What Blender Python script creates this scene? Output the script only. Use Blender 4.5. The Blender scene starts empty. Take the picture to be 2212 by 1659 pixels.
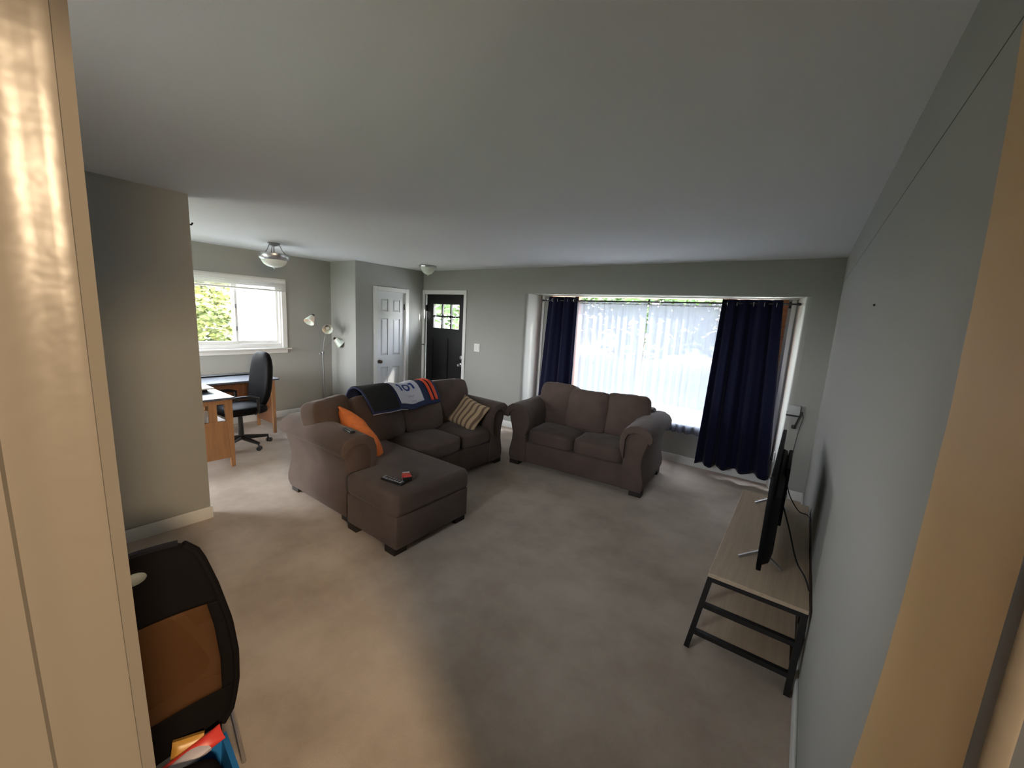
import bpy, bmesh, math, random
from mathutils import Vector, Matrix, noise
random.seed(7)
S = bpy.context.scene
COL = S.collection
PI = math.pi

# ------------------------------------------------------------------ camera
H = 2.44                                   # ceiling height
cd = bpy.data.cameras.new('camera'); cam = bpy.data.objects.new('camera', cd); COL.objects.link(cam)
cd.sensor_fit = 'HORIZONTAL'; cd.sensor_width = 36.0; cd.lens = 14.0067; cd.clip_start = 0.02; cd.clip_end = 300
Rv = Vector((0.80258781, 0.59394449, 0.05552254)); Uv = Vector((-0.14157597, 0.09923609, 0.98494083)); Fv = Vector((-0.57949034, 0.79836216, -0.16373395))
m = Matrix((Rv, Uv, -Fv)).transposed().to_4x4(); m.translation = Vector((0, 0, 1.7116)); cam.matrix_world = m
S.camera = cam

# ------------------------------------------------------------------ world, sun, portals, exposure
W = bpy.data.worlds.new('sky'); S.world = W; W.use_nodes = True
wn = W.node_tree.nodes; wl = W.node_tree.links; wn.clear()
wo = wn.new('ShaderNodeOutputWorld'); bg = wn.new('ShaderNodeBackground')
tc = wn.new('ShaderNodeTexCoord'); sx = wn.new('ShaderNodeSeparateXYZ'); cr = wn.new('ShaderNodeValToRGB')
cr.color_ramp.elements[0].position = 0.0; cr.color_ramp.elements[0].color = (0.98, 0.975, 0.97, 1)
cr.color_ramp.elements[1].position = 0.7; cr.color_ramp.elements[1].color = (0.76, 0.865, 1.0, 1)
wl.new(tc.outputs['Generated'], sx.inputs[0]); wl.new(sx.outputs['Z'], cr.inputs[0]); wl.new(cr.outputs[0], bg.inputs[0])
bg.inputs[1].default_value = 19.0
wl.new(bg.outputs[0], wo.inputs[0])
sd = bpy.data.lights.new('sun', 'SUN'); sd.energy = 30; sd.angle = math.radians(0.7); sd.color = (1.0, 0.95, 0.86)
so = bpy.data.objects.new('sun', sd); COL.objects.link(so)
so.rotation_euler = Vector((-4.2, -1.0, -1.23)).to_track_quat('-Z', 'Y').to_euler()
def portal(name, loc, direction, sx_, sy_):
    l = bpy.data.lights.new(name, 'AREA'); l.shape = 'RECTANGLE'; l.size = sx_; l.size_y = sy_
    o = bpy.data.objects.new(name, l); COL.objects.link(o); o.location = loc
    o.rotation_euler = Vector(direction).to_track_quat('-Z', 'Y').to_euler()
    l.cycles.is_portal = True
portal('bay_daylight_portal', (-1.73, 5.42, 1.26), (0, -1, 0), 3.1, 1.6)
portal('desk_window_portal', (-6.53, 2.23, 1.55), (1, 0, 0), 1.0, 1.25)
portal('garden_fill_portal', (-1.45, -0.52, 1.5), (0, 1, 0), 0.8, 0.8)  # samples sky light through the added, unseen garden window
portal('patio_fill_portal', (-5.45, -0.52, 1.05), (0, 1, 0), 1.3, 2.0)  # samples sky light through the added, unseen patio door
hl = bpy.data.lights.new('hall_lamp', 'SPOT'); hl.energy = 410; hl.spot_size = math.radians(60); hl.spot_blend = 0.9; hl.color = (1.0, 0.73, 0.46); hl.shadow_soft_size = 0.2
ho = bpy.data.objects.new('hall_lamp', hl); COL.objects.link(ho); ho.location = (2.1, -0.36, 2.38); ho.rotation_euler = (Vector((-3.6, 0.9, 0.5)) - ho.location).to_track_quat('-Z', 'Y').to_euler()

S.view_settings.view_transform = 'Standard'; S.view_settings.look = 'None'
S.view_settings.gamma = 1.0; S.view_settings.use_curve_mapping = False
S.view_settings.exposure = 1.02
cy = S.cycles
cy.use_denoising = True; cy.max_bounces = 10; cy.diffuse_bounces = 6; cy.transparent_max_bounces = 16
cy.sample_clamp_indirect = 6.0; cy.caustics_reflective = False; cy.caustics_refractive = False

# ------------------------------------------------------------------ materials
def lin(c):
    c = c / 255.0
    return c / 12.92 if c <= 0.04045 else ((c + 0.055) / 1.055) ** 2.4
def rgb(r, g, b): return (lin(r), lin(g), lin(b), 1)
def mat(name, col, rough=0.6, metal=0.0, spec=0.5, var=0.0, vscale=8.0, bump=0.0, bscale=200.0, sheen=0.0, col2=None, detail=3.0):
    M = bpy.data.materials.new(name); M.use_nodes = True
    n = M.node_tree.nodes; l = M.node_tree.links; b = n['Principled BSDF']
    b.inputs['Base Color'].default_value = col; b.inputs['Roughness'].default_value = rough
    b.inputs['Metallic'].default_value = metal; b.inputs['Specular IOR Level'].default_value = spec
    if sheen: b.inputs['Sheen Weight'].default_value = sheen; b.inputs['Sheen Roughness'].default_value = 0.4
    t = n.new('ShaderNodeTexCoord')
    if var or col2:
        nz = n.new('ShaderNodeTexNoise'); nz.inputs['Scale'].default_value = vscale; nz.inputs['Detail'].default_value = detail
        l.new(t.outputs['Object'], nz.inputs['Vector'])
        r = n.new('ShaderNodeValToRGB'); r.color_ramp.elements[0].position = 0.3; r.color_ramp.elements[1].position = 0.7
        c2 = col2 or tuple(min(1, c * (1 + var)) for c in col[:3]) + (1,)
        c1 = col if col2 else tuple(c * (1 - var) for c in col[:3]) + (1,)
        r.color_ramp.elements[0].color = c1; r.color_ramp.elements[1].color = c2
        l.new(nz.outputs['Fac'], r.inputs[0]); l.new(r.outputs[0], b.inputs['Base Color'])
    if bump:
        nb = n.new('ShaderNodeTexNoise'); nb.inputs['Scale'].default_value = bscale; nb.inputs['Detail'].default_value = 2
        l.new(t.outputs['Object'], nb.inputs['Vector'])
        bp = n.new('ShaderNodeBump'); bp.inputs['Strength'].default_value = bump; bp.inputs['Distance'].default_value = 0.01
        l.new(nb.outputs['Fac'], bp.inputs['Height']); l.new(bp.outputs[0], b.inputs['Normal'])
    return M
def wood(name, c1, c2, rough=0.45, scale=(1, 18, 18)):
    M = bpy.data.materials.new(name); M.use_nodes = True
    n = M.node_tree.nodes; l = M.node_tree.links; b = n['Principled BSDF']; b.inputs['Roughness'].default_value = rough
    t = n.new('ShaderNodeTexCoord'); mp = n.new('ShaderNodeMapping'); mp.inputs['Scale'].default_value = scale
    nz = n.new('ShaderNodeTexNoise'); nz.inputs['Scale'].default_value = 3.0; nz.inputs['Detail'].default_value = 5; nz.inputs['Distortion'].default_value = 0.6
    r = n.new('ShaderNodeValToRGB'); r.color_ramp.elements[0].position = 0.32; r.color_ramp.elements[1].position = 0.68
    r.color_ramp.elements[0].color = c1; r.color_ramp.elements[1].color = c2
    l.new(t.outputs['Object'], mp.inputs[0]); l.new(mp.outputs[0], nz.inputs['Vector']); l.new(nz.outputs['Fac'], r.inputs[0]); l.new(r.outputs[0], b.inputs['Base Color'])
    return M
def glass_mat(name, gloss=0.07, tint=(1, 1, 1, 1)):
    M = bpy.data.materials.new(name); M.use_nodes = True
    n = M.node_tree.nodes; l = M.node_tree.links; n.clear()
    o = n.new('ShaderNodeOutputMaterial'); mx = n.new('ShaderNodeMixShader'); a = n.new('ShaderNodeBsdfTransparent'); g = n.new('ShaderNodeBsdfGlossy')
    a.inputs[0].default_value = tint; g.inputs['Roughness'].default_value = 0.02; mx.inputs[0].default_value = gloss
    l.new(a.outputs[0], mx.inputs[1]); l.new(g.outputs[0], mx.inputs[2]); l.new(mx.outputs[0], o.inputs[0])
    return M
def cloth_through(name, col, transp, transl, tcol=(1, 1, 1, 1)):
    """woven sheet: gaps between the threads let light straight through, the threads scatter it both ways"""
    M = bpy.data.materials.new(name); M.use_nodes = True
    n = M.node_tree.nodes; l = M.node_tree.links; n.clear()
    o = n.new('ShaderNodeOutputMaterial'); d = n.new('ShaderNodeBsdfDiffuse'); t = n.new('ShaderNodeBsdfTranslucent'); a = n.new('ShaderNodeBsdfTransparent')
    d.inputs[0].default_value = col; t.inputs[0].default_value = col; a.inputs[0].default_value = tcol
    m1 = n.new('ShaderNodeMixShader'); m1.inputs[0].default_value = transl; l.new(d.outputs[0], m1.inputs[1]); l.new(t.outputs[0], m1.inputs[2])
    m2 = n.new('ShaderNodeMixShader'); m2.inputs[0].default_value = transp; l.new(m1.outputs[0], m2.inputs[1]); l.new(a.outputs[0], m2.inputs[2])
    l.new(m2.outputs[0], o.inputs[0])
    return M

M_wall = mat('wall_paint_grey', (0.345, 0.348, 0.325, 1), 0.75, spec=0.3, bump=0.04, bscale=180)
M_ceil = mat('ceiling_paint', (0.76, 0.785, 0.82, 1), 0.9, spec=0.2, bump=0.05, bscale=120)
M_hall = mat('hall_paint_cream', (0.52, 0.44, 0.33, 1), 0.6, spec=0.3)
M_tan = mat('tan_paint', (0.60, 0.40, 0.20, 1), 0.6, spec=0.3)
M_trim = mat('trim_paint_white', (0.72, 0.72, 0.70, 1), 0.35, spec=0.5)
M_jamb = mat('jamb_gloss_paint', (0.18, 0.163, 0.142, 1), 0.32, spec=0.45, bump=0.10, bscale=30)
M_crack = mat('joint_crack', (0.11, 0.11, 0.10, 1), 0.9)
M_white = mat('white_plastic', (0.75, 0.75, 0.73, 1), 0.4)
M_black = mat('black_plastic', (0.012, 0.012, 0.013, 1), 0.35)
M_blackmetal = mat('black_metal', (0.012, 0.011, 0.011, 1), 0.5)
M_dark = mat('dark_foot', (0.02, 0.015, 0.012, 1), 0.6)
M_steel = mat('brushed_steel', (0.55, 0.55, 0.57, 1), 0.3, metal=1.0)
M_grey = mat('grey_metal', (0.28, 0.28, 0.29, 1), 0.45, metal=0.7)
M_bronze = mat('bronze', (0.10, 0.07, 0.05, 1), 0.3, metal=0.9)
M_sofa = mat('brown_microfibre', (0.105, 0.074, 0.061, 1), 0.85, spec=0.2, var=0.13, vscale=5, bump=0.12, bscale=260, sheen=0.14)
M_door1 = mat('black_door_paint', (0.005, 0.0045, 0.005, 1), 0.35, spec=0.3, bump=0.05, bscale=60)
M_door2 = mat('white_door_paint', (0.70, 0.72, 0.74, 1), 0.4)
M_navy = mat('navy_curtain', (0.0075, 0.0085, 0.029, 1), 0.85, spec=0.12, sheen=0.10, bump=0.1, bscale=400)
M_orange = mat('orange_fabric', (0.80, 0.22, 0.06, 1), 0.85, spec=0.2, var=0.12, vscale=14, bump=0.15, bscale=300)
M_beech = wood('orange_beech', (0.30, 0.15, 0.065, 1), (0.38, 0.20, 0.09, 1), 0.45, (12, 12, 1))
M_darkbeech = wood('dark_beech', (0.17, 0.07, 0.03, 1), (0.23, 0.10, 0.045, 1), 0.5, (12, 12, 1))  # darker brown beech for the desks' side and back panels
M_oak = wood('pale_oak', (0.41, 0.315, 0.22, 1), (0.48, 0.375, 0.265, 1), 0.5, (18, 1, 18))
M_stain = wood('stained_window_wood', (0.30, 0.10, 0.03, 1), (0.42, 0.17, 0.06, 1), 0.4, (1, 14, 14))
M_desktop = mat('dark_desk_laminate', (0.07, 0.08, 0.11, 1), 0.36, spec=1.0)
M_glass = glass_mat('window_glass')
M_sheer = cloth_through('sheer_curtain', (0.185, 0.197, 0.235, 1), 0.05, 0.29)
M_screen = cloth_through('insect_screen', (0.85, 0.83, 0.88, 1), 0.45, 0.6)
M_mesh = cloth_through('brown_mesh_fabric', (0.11, 0.055, 0.025, 1), 0.30, 0.1, (1, 0.85, 0.7, 1))
M_frost = mat('frosted_lamp_glass', (0.80, 0.78, 0.72, 1), 0.35, spec=0.5)
M_frost.node_tree.nodes['Principled BSDF'].inputs['Subsurface Weight'].default_value = 0.3
M_chair = mat('black_upholstery', (0.004, 0.004, 0.005, 1), 0.6, spec=0.12)
M_blackcloth = mat('black_nylon', (0.008, 0.007, 0.0075, 1), 0.9, spec=0.06, bump=0.1, bscale=500)
M_badge = mat('grey_badge', (0.33, 0.36, 0.34, 1), 0.5)
M_blue = mat('blue_plastic', (0.02, 0.16, 0.42, 1), 0.35)
M_red = mat('red_foil', (0.62, 0.05, 0.04, 1), 0.3)
M_yellow = mat('mustard_foil', (0.52, 0.27, 0.05, 1), 0.35)
M_film = mat('pale_wrapper', (0.55, 0.50, 0.55, 1), 0.25)
M_panelw = mat('blanket_white_print', (0.62, 0.62, 0.68, 1), 0.85)
M_blnavy = mat('blanket_navy', (0.020, 0.030, 0.085, 1), 0.9, var=0.1, vscale=20, bump=0.1, bscale=300)
M_blblack = mat('blanket_black', (0.010, 0.010, 0.011, 1), 0.9)
M_stripe = mat('blanket_orange_print', (0.78, 0.09, 0.03, 1), 0.85)
M_digit = mat('blanket_blue_print', (0.015, 0.05, 0.25, 1), 0.85)
M_faint = mat('blanket_faint_print', (0.42, 0.43, 0.47, 1), 0.85)
M_tv = mat('tv_casing', (0.003, 0.003, 0.0035, 1), 0.55, spec=0.12)
M_tvback = mat('tv_back_metal', (0.008, 0.009, 0.011, 1), 0.6, spec=0.2)
M_lawn = mat('lawn_ground', (0.13, 0.145, 0.095, 1), 0.95, var=0.3, vscale=3)
M_conc = mat('concrete', (0.60, 0.58, 0.55, 1), 0.9, var=0.06, vscale=4)
M_siding = mat('white_siding', (0.42, 0.41, 0.44, 1), 0.7)
M_roof = mat('roof_shingle', (0.14, 0.13, 0.13, 1), 0.9)
M_bark = mat('bark', (0.10, 0.075, 0.055, 1), 0.95, bump=0.4, bscale=40)
M_leafy = mat('leaf_yellow_green', (0.115, 0.115, 0.016, 1), 0.6, col2=(0.06, 0.085, 0.018, 1), vscale=3)
M_leafg = mat('leaf_green', (0.035, 0.075, 0.016, 1), 0.6, col2=(0.07, 0.115, 0.03, 1), vscale=1.5)

def carpet():
    M = bpy.data.materials.new('beige_carpet'); M.use_nodes = True
    n = M.node_tree.nodes; l = M.node_tree.links; b = n['Principled BSDF']
    b.inputs['Roughness'].default_value = 0.95; b.inputs['Specular IOR Level'].default_value = 0.1; b.inputs['Sheen Weight'].default_value = 0.15
    t = n.new('ShaderNodeTexCoord')
    a = n.new('ShaderNodeTexNoise'); a.inputs['Scale'].default_value = 1.7; a.inputs['Detail'].default_value = 5; a.inputs['Roughness'].default_value = 0.6
    f = n.new('ShaderNodeTexNoise'); f.inputs['Scale'].default_value = 260; f.inputs['Detail'].default_value = 2
    r = n.new('ShaderNodeValToRGB'); r.color_ramp.elements[0].position = 0.34; r.color_ramp.elements[1].position = 0.66
    r.color_ramp.elements[0].color = (0.375, 0.30, 0.24, 1); r.color_ramp.elements[1].color = (0.54, 0.455, 0.375, 1)
    r2 = n.new('ShaderNodeValToRGB'); r2.color_ramp.elements[0].color = (0.72, 0.72, 0.72, 1); r2.color_ramp.elements[1].color = (1.2, 1.2, 1.2, 1)
    mx = n.new('ShaderNodeMix'); mx.data_type = 'RGBA'; mx.blend_type = 'MULTIPLY'; mx.inputs[0].default_value = 0.7
    for k in (a, f): l.new(t.outputs['Object'], k.inputs['Vector'])
    l.new(a.outputs['Fac'], r.inputs[0]); l.new(f.outputs['Fac'], r2.inputs[0]); l.new(r.outputs[0], mx.inputs[6]); l.new(r2.outputs[0], mx.inputs[7])
    l.new(mx.outputs[2], b.inputs['Base Color'])
    bp = n.new('ShaderNodeBump'); bp.inputs['Strength'].default_value = 0.3; bp.inputs['Distance'].default_value = 0.003
    l.new(f.outputs['Fac'], bp.inputs['Height']); l.new(bp.outputs[0], b.inputs['Normal'])
    return M
M_carpet = carpet()

def striped():
    """beige cushion cover with wavy brown and slate stripes"""
    M = bpy.data.materials.new('wavy_striped_fabric'); M.use_nodes = True
    n = M.node_tree.nodes; l = M.node_tree.links; b = n['Principled BSDF']; b.inputs['Roughness'].default_value = 0.9
    t = n.new('ShaderNodeTexCoord'); w = n.new('ShaderNodeTexWave'); w.wave_type = 'BANDS'; w.bands_direction = 'X'
    w.inputs['Scale'].default_value = 4.4; w.inputs['Distortion'].default_value = 2.2; w.inputs['Detail'].default_value = 0.5; w.inputs['Detail Scale'].default_value = 1.3
    r = n.new('ShaderNodeValToRGB'); e = r.color_ramp.elements
    e[0].position = 0.0; e[0].color = (0.60, 0.44, 0.27, 1); e[1].position = 1.0; e[1].color = (0.24, 0.13, 0.06, 1)
    k = e.new(0.60); k.color = (0.60, 0.44, 0.27, 1); k = e.new(0.68); k.color = (0.36, 0.21, 0.10, 1); k = e.new(0.9); k.color = (0.17, 0.14, 0.14, 1)
    l.new(t.outputs['Object'], w.inputs['Vector']); l.new(w.outputs['Fac'], r.inputs[0]); l.new(r.outputs[0], b.inputs['Base Color'])
    return M
M_striped = striped()

# ------------------------------------------------------------------ helpers
def NB(): return bmesh.new()
def xf(bm, vs, M):
    if M is not None: bmesh.ops.transform(bm, matrix=M, verts=vs)
def box(bm, x0, x1, y0, y1, z0, z1, M=None):
    v = [bm.verts.new(p) for p in ((x0, y0, z0), (x1, y0, z0), (x1, y1, z0), (x0, y1, z0), (x0, y0, z1), (x1, y0, z1), (x1, y1, z1), (x0, y1, z1))]
    for f in ((0, 3, 2, 1), (4, 5, 6, 7), (0, 1, 5, 4), (1, 2, 6, 5), (2, 3, 7, 6), (3, 0, 4, 7)): bm.faces.new([v[i] for i in f])
    xf(bm, v, M); return bm
def frame_dirs(d):
    d = d.normalized(); a = Vector((0, 0, 1)) if abs(d.z) < 0.9 else Vector((1, 0, 0))
    u = d.cross(a).normalized(); return u, d.cross(u).normalized()
def tube(bm, pts, r, n=10, cap=True):
    pts = [Vector(p) for p in pts]; rings = []
    rr = r if isinstance(r, (list, tuple)) else [r] * len(pts)
    u = None
    for i, p in enumerate(pts):
        d = (pts[min(i + 1, len(pts) - 1)] - pts[max(i - 1, 0)]).normalized()
        if u is None: u, w = frame_dirs(d)
        else:
            u = (u - d * u.dot(d)).normalized(); w = d.cross(u)
        rings.append([bm.verts.new(p + (u * math.cos(2 * PI * k / n) + w * math.sin(2 * PI * k / n)) * rr[i]) for k in range(n)])
    for a, b in zip(rings, rings[1:]):
        for k in range(n): bm.faces.new((a[k], a[(k + 1) % n], b[(k + 1) % n], b[k]))
    if cap: bm.faces.new(rings[0][::-1]); bm.faces.new(rings[-1])
    return bm
def lathe(bm, prof, n=32, M=None):
    """prof: (radius, z) from one end to the other"""
    rings = []; allv = []
    for r, z in prof:
        if r < 1e-6: v = [bm.verts.new((0, 0, z))]
        else: v = [bm.verts.new((r * math.cos(2 * PI * k / n), r * math.sin(2 * PI * k / n), z)) for k in range(n)]
        rings.append(v); allv += v
    for a, b in zip(rings, rings[1:]):
        for k in range(n):
            q = [a[k % len(a)], a[(k + 1) % len(a)], b[(k + 1) % len(b)], b[k % len(b)]]
            q = list(dict.fromkeys(q))
            if len(q) > 2: bm.faces.new(q)
    for ring in (rings[0], rings[-1]):
        if len(ring) > 1: bm.faces.new(ring)
    bmesh.ops.recalc_face_normals(bm, faces=bm.faces); xf(bm, allv, M); return bm
def prism(bm, poly, a0, a1, axis='z', M=None, slices=1):
    """closed polygon extruded along an axis; for x the polygon is (y,z), for y (x,z), for z (x,y)"""
    def P(u, v, a): return {'x': (a, u, v), 'y': (u, a, v), 'z': (u, v, a)}[axis]
    rings = [[bm.verts.new(P(u, v, a0 + (a1 - a0) * s / slices)) for u, v in poly] for s in range(slices + 1)]
    n = len(poly)
    for a, b in zip(rings, rings[1:]):
        for k in range(n): bm.faces.new((a[k], a[(k + 1) % n], b[(k + 1) % n], b[k]))
    c = [bm.faces.new(rings[0][::-1]), bm.faces.new(rings[-1])]
    bmesh.ops.recalc_face_normals(bm, faces=bm.faces)
    xf(bm, [v for r in rings for v in r], M); return c
def bevel(bm, off, seg=2, edges=None):
    bmesh.ops.bevel(bm, geom=list(edges if edges is not None else bm.edges), offset=off, segments=seg, affect='EDGES', profile=0.5, clamp_overlap=True)
    return bm
def obj(name, bm, ma, parent=None, smooth=True, angle=38, loc=None):
    bmesh.ops.recalc_face_normals(bm, faces=bm.faces)
    me = bpy.data.meshes.new(name); bm.to_mesh(me); bm.free()
    for k in (ma if isinstance(ma, (list, tuple)) else [ma]): me.materials.append(k)
    if smooth:
        me.polygons.foreach_set('use_smooth', [True] * len(me.polygons)); me.set_sharp_from_angle(angle=math.radians(angle))
    o = bpy.data.objects.new(name, me); COL.objects.link(o)
    if parent is not None: o.parent = parent
    if loc is not None: o.location = loc
    return o
def bx(name, ma, parent, x0, x1, y0, y1, z0, z1, bev=0.0, seg=2, M=None):
    bm = NB(); box(bm, x0, x1, y0, y1, z0, z1)
    if bev: bevel(bm, bev, seg)
    xf(bm, bm.verts, M)
    return obj(name, bm, ma, parent)
def thing(name, label, cat, loc=(0, 0, 0), rz=0.0, group=None):
    o = bpy.data.objects.new(name, None); COL.objects.link(o); o.location = loc; o.rotation_euler = (0, 0, rz)
    o.empty_display_size = 0.1; o['label'] = label; o['category'] = cat
    if group: o['group'] = group
    return o
def tag(o, label, cat, group=None):
    o['label'] = label; o['category'] = cat
    if group: o['group'] = group
    return o
def struct(name, bm_or_none, ma=None, label=None, cat=None, loc=(0, 0, 0)):
    if bm_or_none is None:
        o = bpy.data.objects.new(name, None); COL.objects.link(o); o.location = loc; o.empty_display_size = 0.1
    else: o = obj(name, bm_or_none, ma, None, True, 30, loc)
    o['kind'] = 'structure'
    if label: o['label'] = label
    o['category'] = cat or name.split('_')[0]
    return o
def T(x, y, z, rx=0, ry=0, rz=0):
    return Matrix.Translation((x, y, z)) @ Matrix.Rotation(rz, 4, 'Z') @ Matrix.Rotation(ry, 4, 'Y') @ Matrix.Rotation(rx, 4, 'X')
def cubegrid(n):
    bm = NB(); seen = {}
    def V(p):
        k = tuple(round(c, 5) for c in p)
        if k not in seen: seen[k] = bm.verts.new(p)
        return seen[k]
    for ax in range(3):
        for s in (-1, 1):
            for i in range(n):
                for j in range(n):
                    q = []
                    for a, b in ((0, 0), (1, 0), (1, 1), (0, 1)):
                        u, v = -1 + 2 * (i + a) / n, -1 + 2 * (j + b) / n
                        p = [0, 0, 0]; p[ax] = s; p[(ax + 1) % 3] = u; p[(ax + 2) % 3] = v; q.append(V(p))
                    bm.faces.new(q if s > 0 else q[::-1])
    return bm
def soft(sx_, sy_, sz_, n=14, e=5.0, crown=0.0, wr=0.006, seed=0.0, M=None, sag=0.0):
    """stuffed cushion: rounded box of full sizes sx,sy,sz, crowned on its broad +z and -z faces, slightly wrinkled"""
    bm = cubegrid(n)
    for v in bm.verts:
        p = v.co; x, y, z = p
        k = (abs(x) ** e + abs(y) ** e + abs(z) ** e) ** (1 / e)
        q = Vector((x / k, y / k, z / k))
        c = crown * max(0, 1 - q.x ** 2) * max(0, 1 - q.y ** 2)
        w = Vector((q.x * sx_ / 2, q.y * sy_ / 2, q.z * sz_ / 2 + c * (1 if z > 0 else -1) * abs(q.z)))
        if sag: w.y -= sag * (1 - q.x ** 2) * max(0, q.y)
        nn = noise.noise(w * 7 + Vector((seed, seed * 2, 3))) + 0.5 * noise.noise(w * 17 + Vector((seed, 5, seed)))
        w += q.normalized() * wr * nn
        v.co = w
    xf(bm, bm.verts, M); return bm
def pillow(sx_, sy_, t, n=18, wr=0.006, seed=0.0, M=None, pinch=0.07):
    """throw pillow: thin seamed edge, pointed corners"""
    bm = cubegrid(n)
    for v in bm.verts:
        x, y, z = v.co
        f = (max(0, 1 - abs(x) ** 3.2) * max(0, 1 - abs(y) ** 3.2)) ** 0.55
        X = x * (1 - pinch * (1 - y * y)) * sx_ / 2; Y = y * (1 - pinch * (1 - x * x)) * sy_ / 2
        Z = z * (0.008 + f * t / 2)
        w = Vector((X, Y, Z)); w.z += wr * noise.noise(Vector((X * 9, Y * 9, seed))) ; v.co = w
    xf(bm, bm.verts, M); return bm

# ------------------------------------------------------------------ the room shell
XR, YB, XD, XW, YW, XC, YS, YI = 0.1946, 4.949, -6.385, -3.636, 1.0125, -5.678, 3.599, 5.25
bm = NB(); box(bm, -6.6, 2.6, -1.95, 5.5, -0.12, 0.0); struct('floor', bm, M_carpet, 'beige wall to wall carpet across the whole room', 'floor')
bm = NB(); box(bm, -6.6, 2.6, -1.95, 5.5, H, H + 0.12); struct('ceiling', bm, M_ceil, 'plain white painted ceiling over the living room', 'ceiling')
# window wall at the far end, with the front door and the bay opening
DX0, DX1, DZ = -5.632, -4.657, 2.052
BX0, BX1, BZ = -3.40, -0.07, 2.077
bm = NB()
box(bm, -5.80, DX0, YB, YB + 0.12, 0, H); box(bm, DX0, DX1, YB, YB + 0.12, DZ, H); box(bm, DX1, BX0 - 0.05, YB, YB + 0.12, 0, H)
box(bm, BX0 - 0.05, BX1 + 0.05, YB, YB + 0.12, BZ, H); box(bm, BX1 + 0.05, XR + 0.12, YB, YB + 0.12, 0, H)
struct('wall_back', bm, M_wall, 'grey painted end wall with the front door and bay opening', 'wall')
# bay recess: rounded reveals, lower wall, soffit
def reveal(x_out, x_in, s):
    pts = [(x_out + s * 0.05, YB)] + [(x_out + s * 0.05 - s * 0.05 * math.sin(a), YB + 0.05 - 0.05 * math.cos(a)) for a in [PI / 12 * k for k in range(1, 6)]]
    pts += [(x_out, YB + 0.05), (x_in, YI), (x_in, YI + 0.2), (x_out + s * 0.2, YI + 0.2), (x_out + s * 0.2, YB + 0.12), (x_out + s * 0.05, YB + 0.12)]
    return pts
bm = NB(); prism(bm, reveal(BX0, -3.32, -1), 0, BZ + 0.06, 'z'); prism(bm, reveal(BX1, -0.135, 1), 0, BZ + 0.06, 'z')
box(bm, -3.6, 0.1, YI, YI + 0.14, 0, 0.46); box(bm, -3.6, -3.19, YI, YI + 0.14, 0.4, BZ + 0.05); box(bm, -0.215, 0.1, YI, YI + 0.14, 0.4, BZ + 0.05); box(bm, -3.6, 0.1, YB + 0.118, YI + 0.2, BZ, BZ + 0.12)
struct('wall_bay', bm, M_wall, 'grey painted reveals and lower wall of the window recess', 'wall')
# desk wall with its window
WY0, WY1, WZ0, WZ1 = 1.64, 2.835, 1.075, 2.03
bm = NB(); box(bm, XD - 0.13, XD, -0.5, WY0, 0, H); box(bm, XD - 0.13, XD, WY1, YS + 0.1, 0, H); box(bm, XD - 0.13, XD, WY0, WY1, 0, WZ0); box(bm, XD - 0.13, XD, WY0, WY1, WZ1, H)
struct('wall_left', bm, M_wall, 'grey painted wall behind the desks with sliding window', 'wall')
CY0, CY1, CZ = 3.975, 4.56, 2.035
bm = NB(); box(bm, -6.5, XC, YS, YS + 0.12, 0, H); box(bm, XC - 0.12, XC, YS + 0.12, CY0, 0, H); box(bm, XC - 0.12, XC, CY1, YB + 0.02, 0, H)
box(bm, XC - 0.12, XC, CY0, CY1, CZ, H); box(bm, XC - 0.6, XC - 0.5, YS + 0.1, YB + 0.12, 0, H); box(bm, XC - 0.6, XC - 0.1, YB, YB + 0.12, 0, H)
struct('wall_closet', bm, M_wall, 'grey painted closet walls holding the white door', 'wall')
bm = NB(); box(bm, XW - 0.125, XW, -0.45, YW, 0, H); struct('wall_partition', bm, M_wall, 'grey partition wall end beside the doorway', 'wall')
bm = NB(); box(bm, XR, XR + 0.12, 0.6, YB + 0.1, 0, H); struct('wall_right', bm, M_wall, 'long grey wall behind the television', 'wall')
bm = NB()
for a, b, c, d in ((-6.5, -6.1, 0, H), (-6.1, -4.8, 2.05, H), (-4.8, -1.85, 0, H), (-1.85, -1.05, 1.9, H), (-1.85, -1.05, 0, 1.1), (-1.05, -0.70, 0, H)): box(bm, a, b, -0.5, -0.35, c, d)
struct('wall_front', bm, M_wall, 'grey wall behind the folding chair', 'wall')
# doorway pier, header, hall walls (where the photographer stands)
bm = NB(); box(bm, -0.74, -0.612, -1.9, 0.070, 0, H); box(bm, -0.74, 0.32, -0.2, 0.07, 2.10, H)
box(bm, -0.74, 2.6, -1.95, -1.8, 0, H); box(bm, 2.4, 2.55, -1.9, 0.6, 0, H); 
struct('wall_hall', bm, M_hall, 'cream painted walls of the hall around the doorway', 'wall')
bm = NB(); box(bm, XR, 2.5, 0.522, 0.64, 0, H); struct('wall_hall_end', bm, mat('slate_paint', (0.10, 0.115, 0.14, 1), 0.6), 'slate blue grey hall wall just past the corner casing', 'wall')
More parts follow.
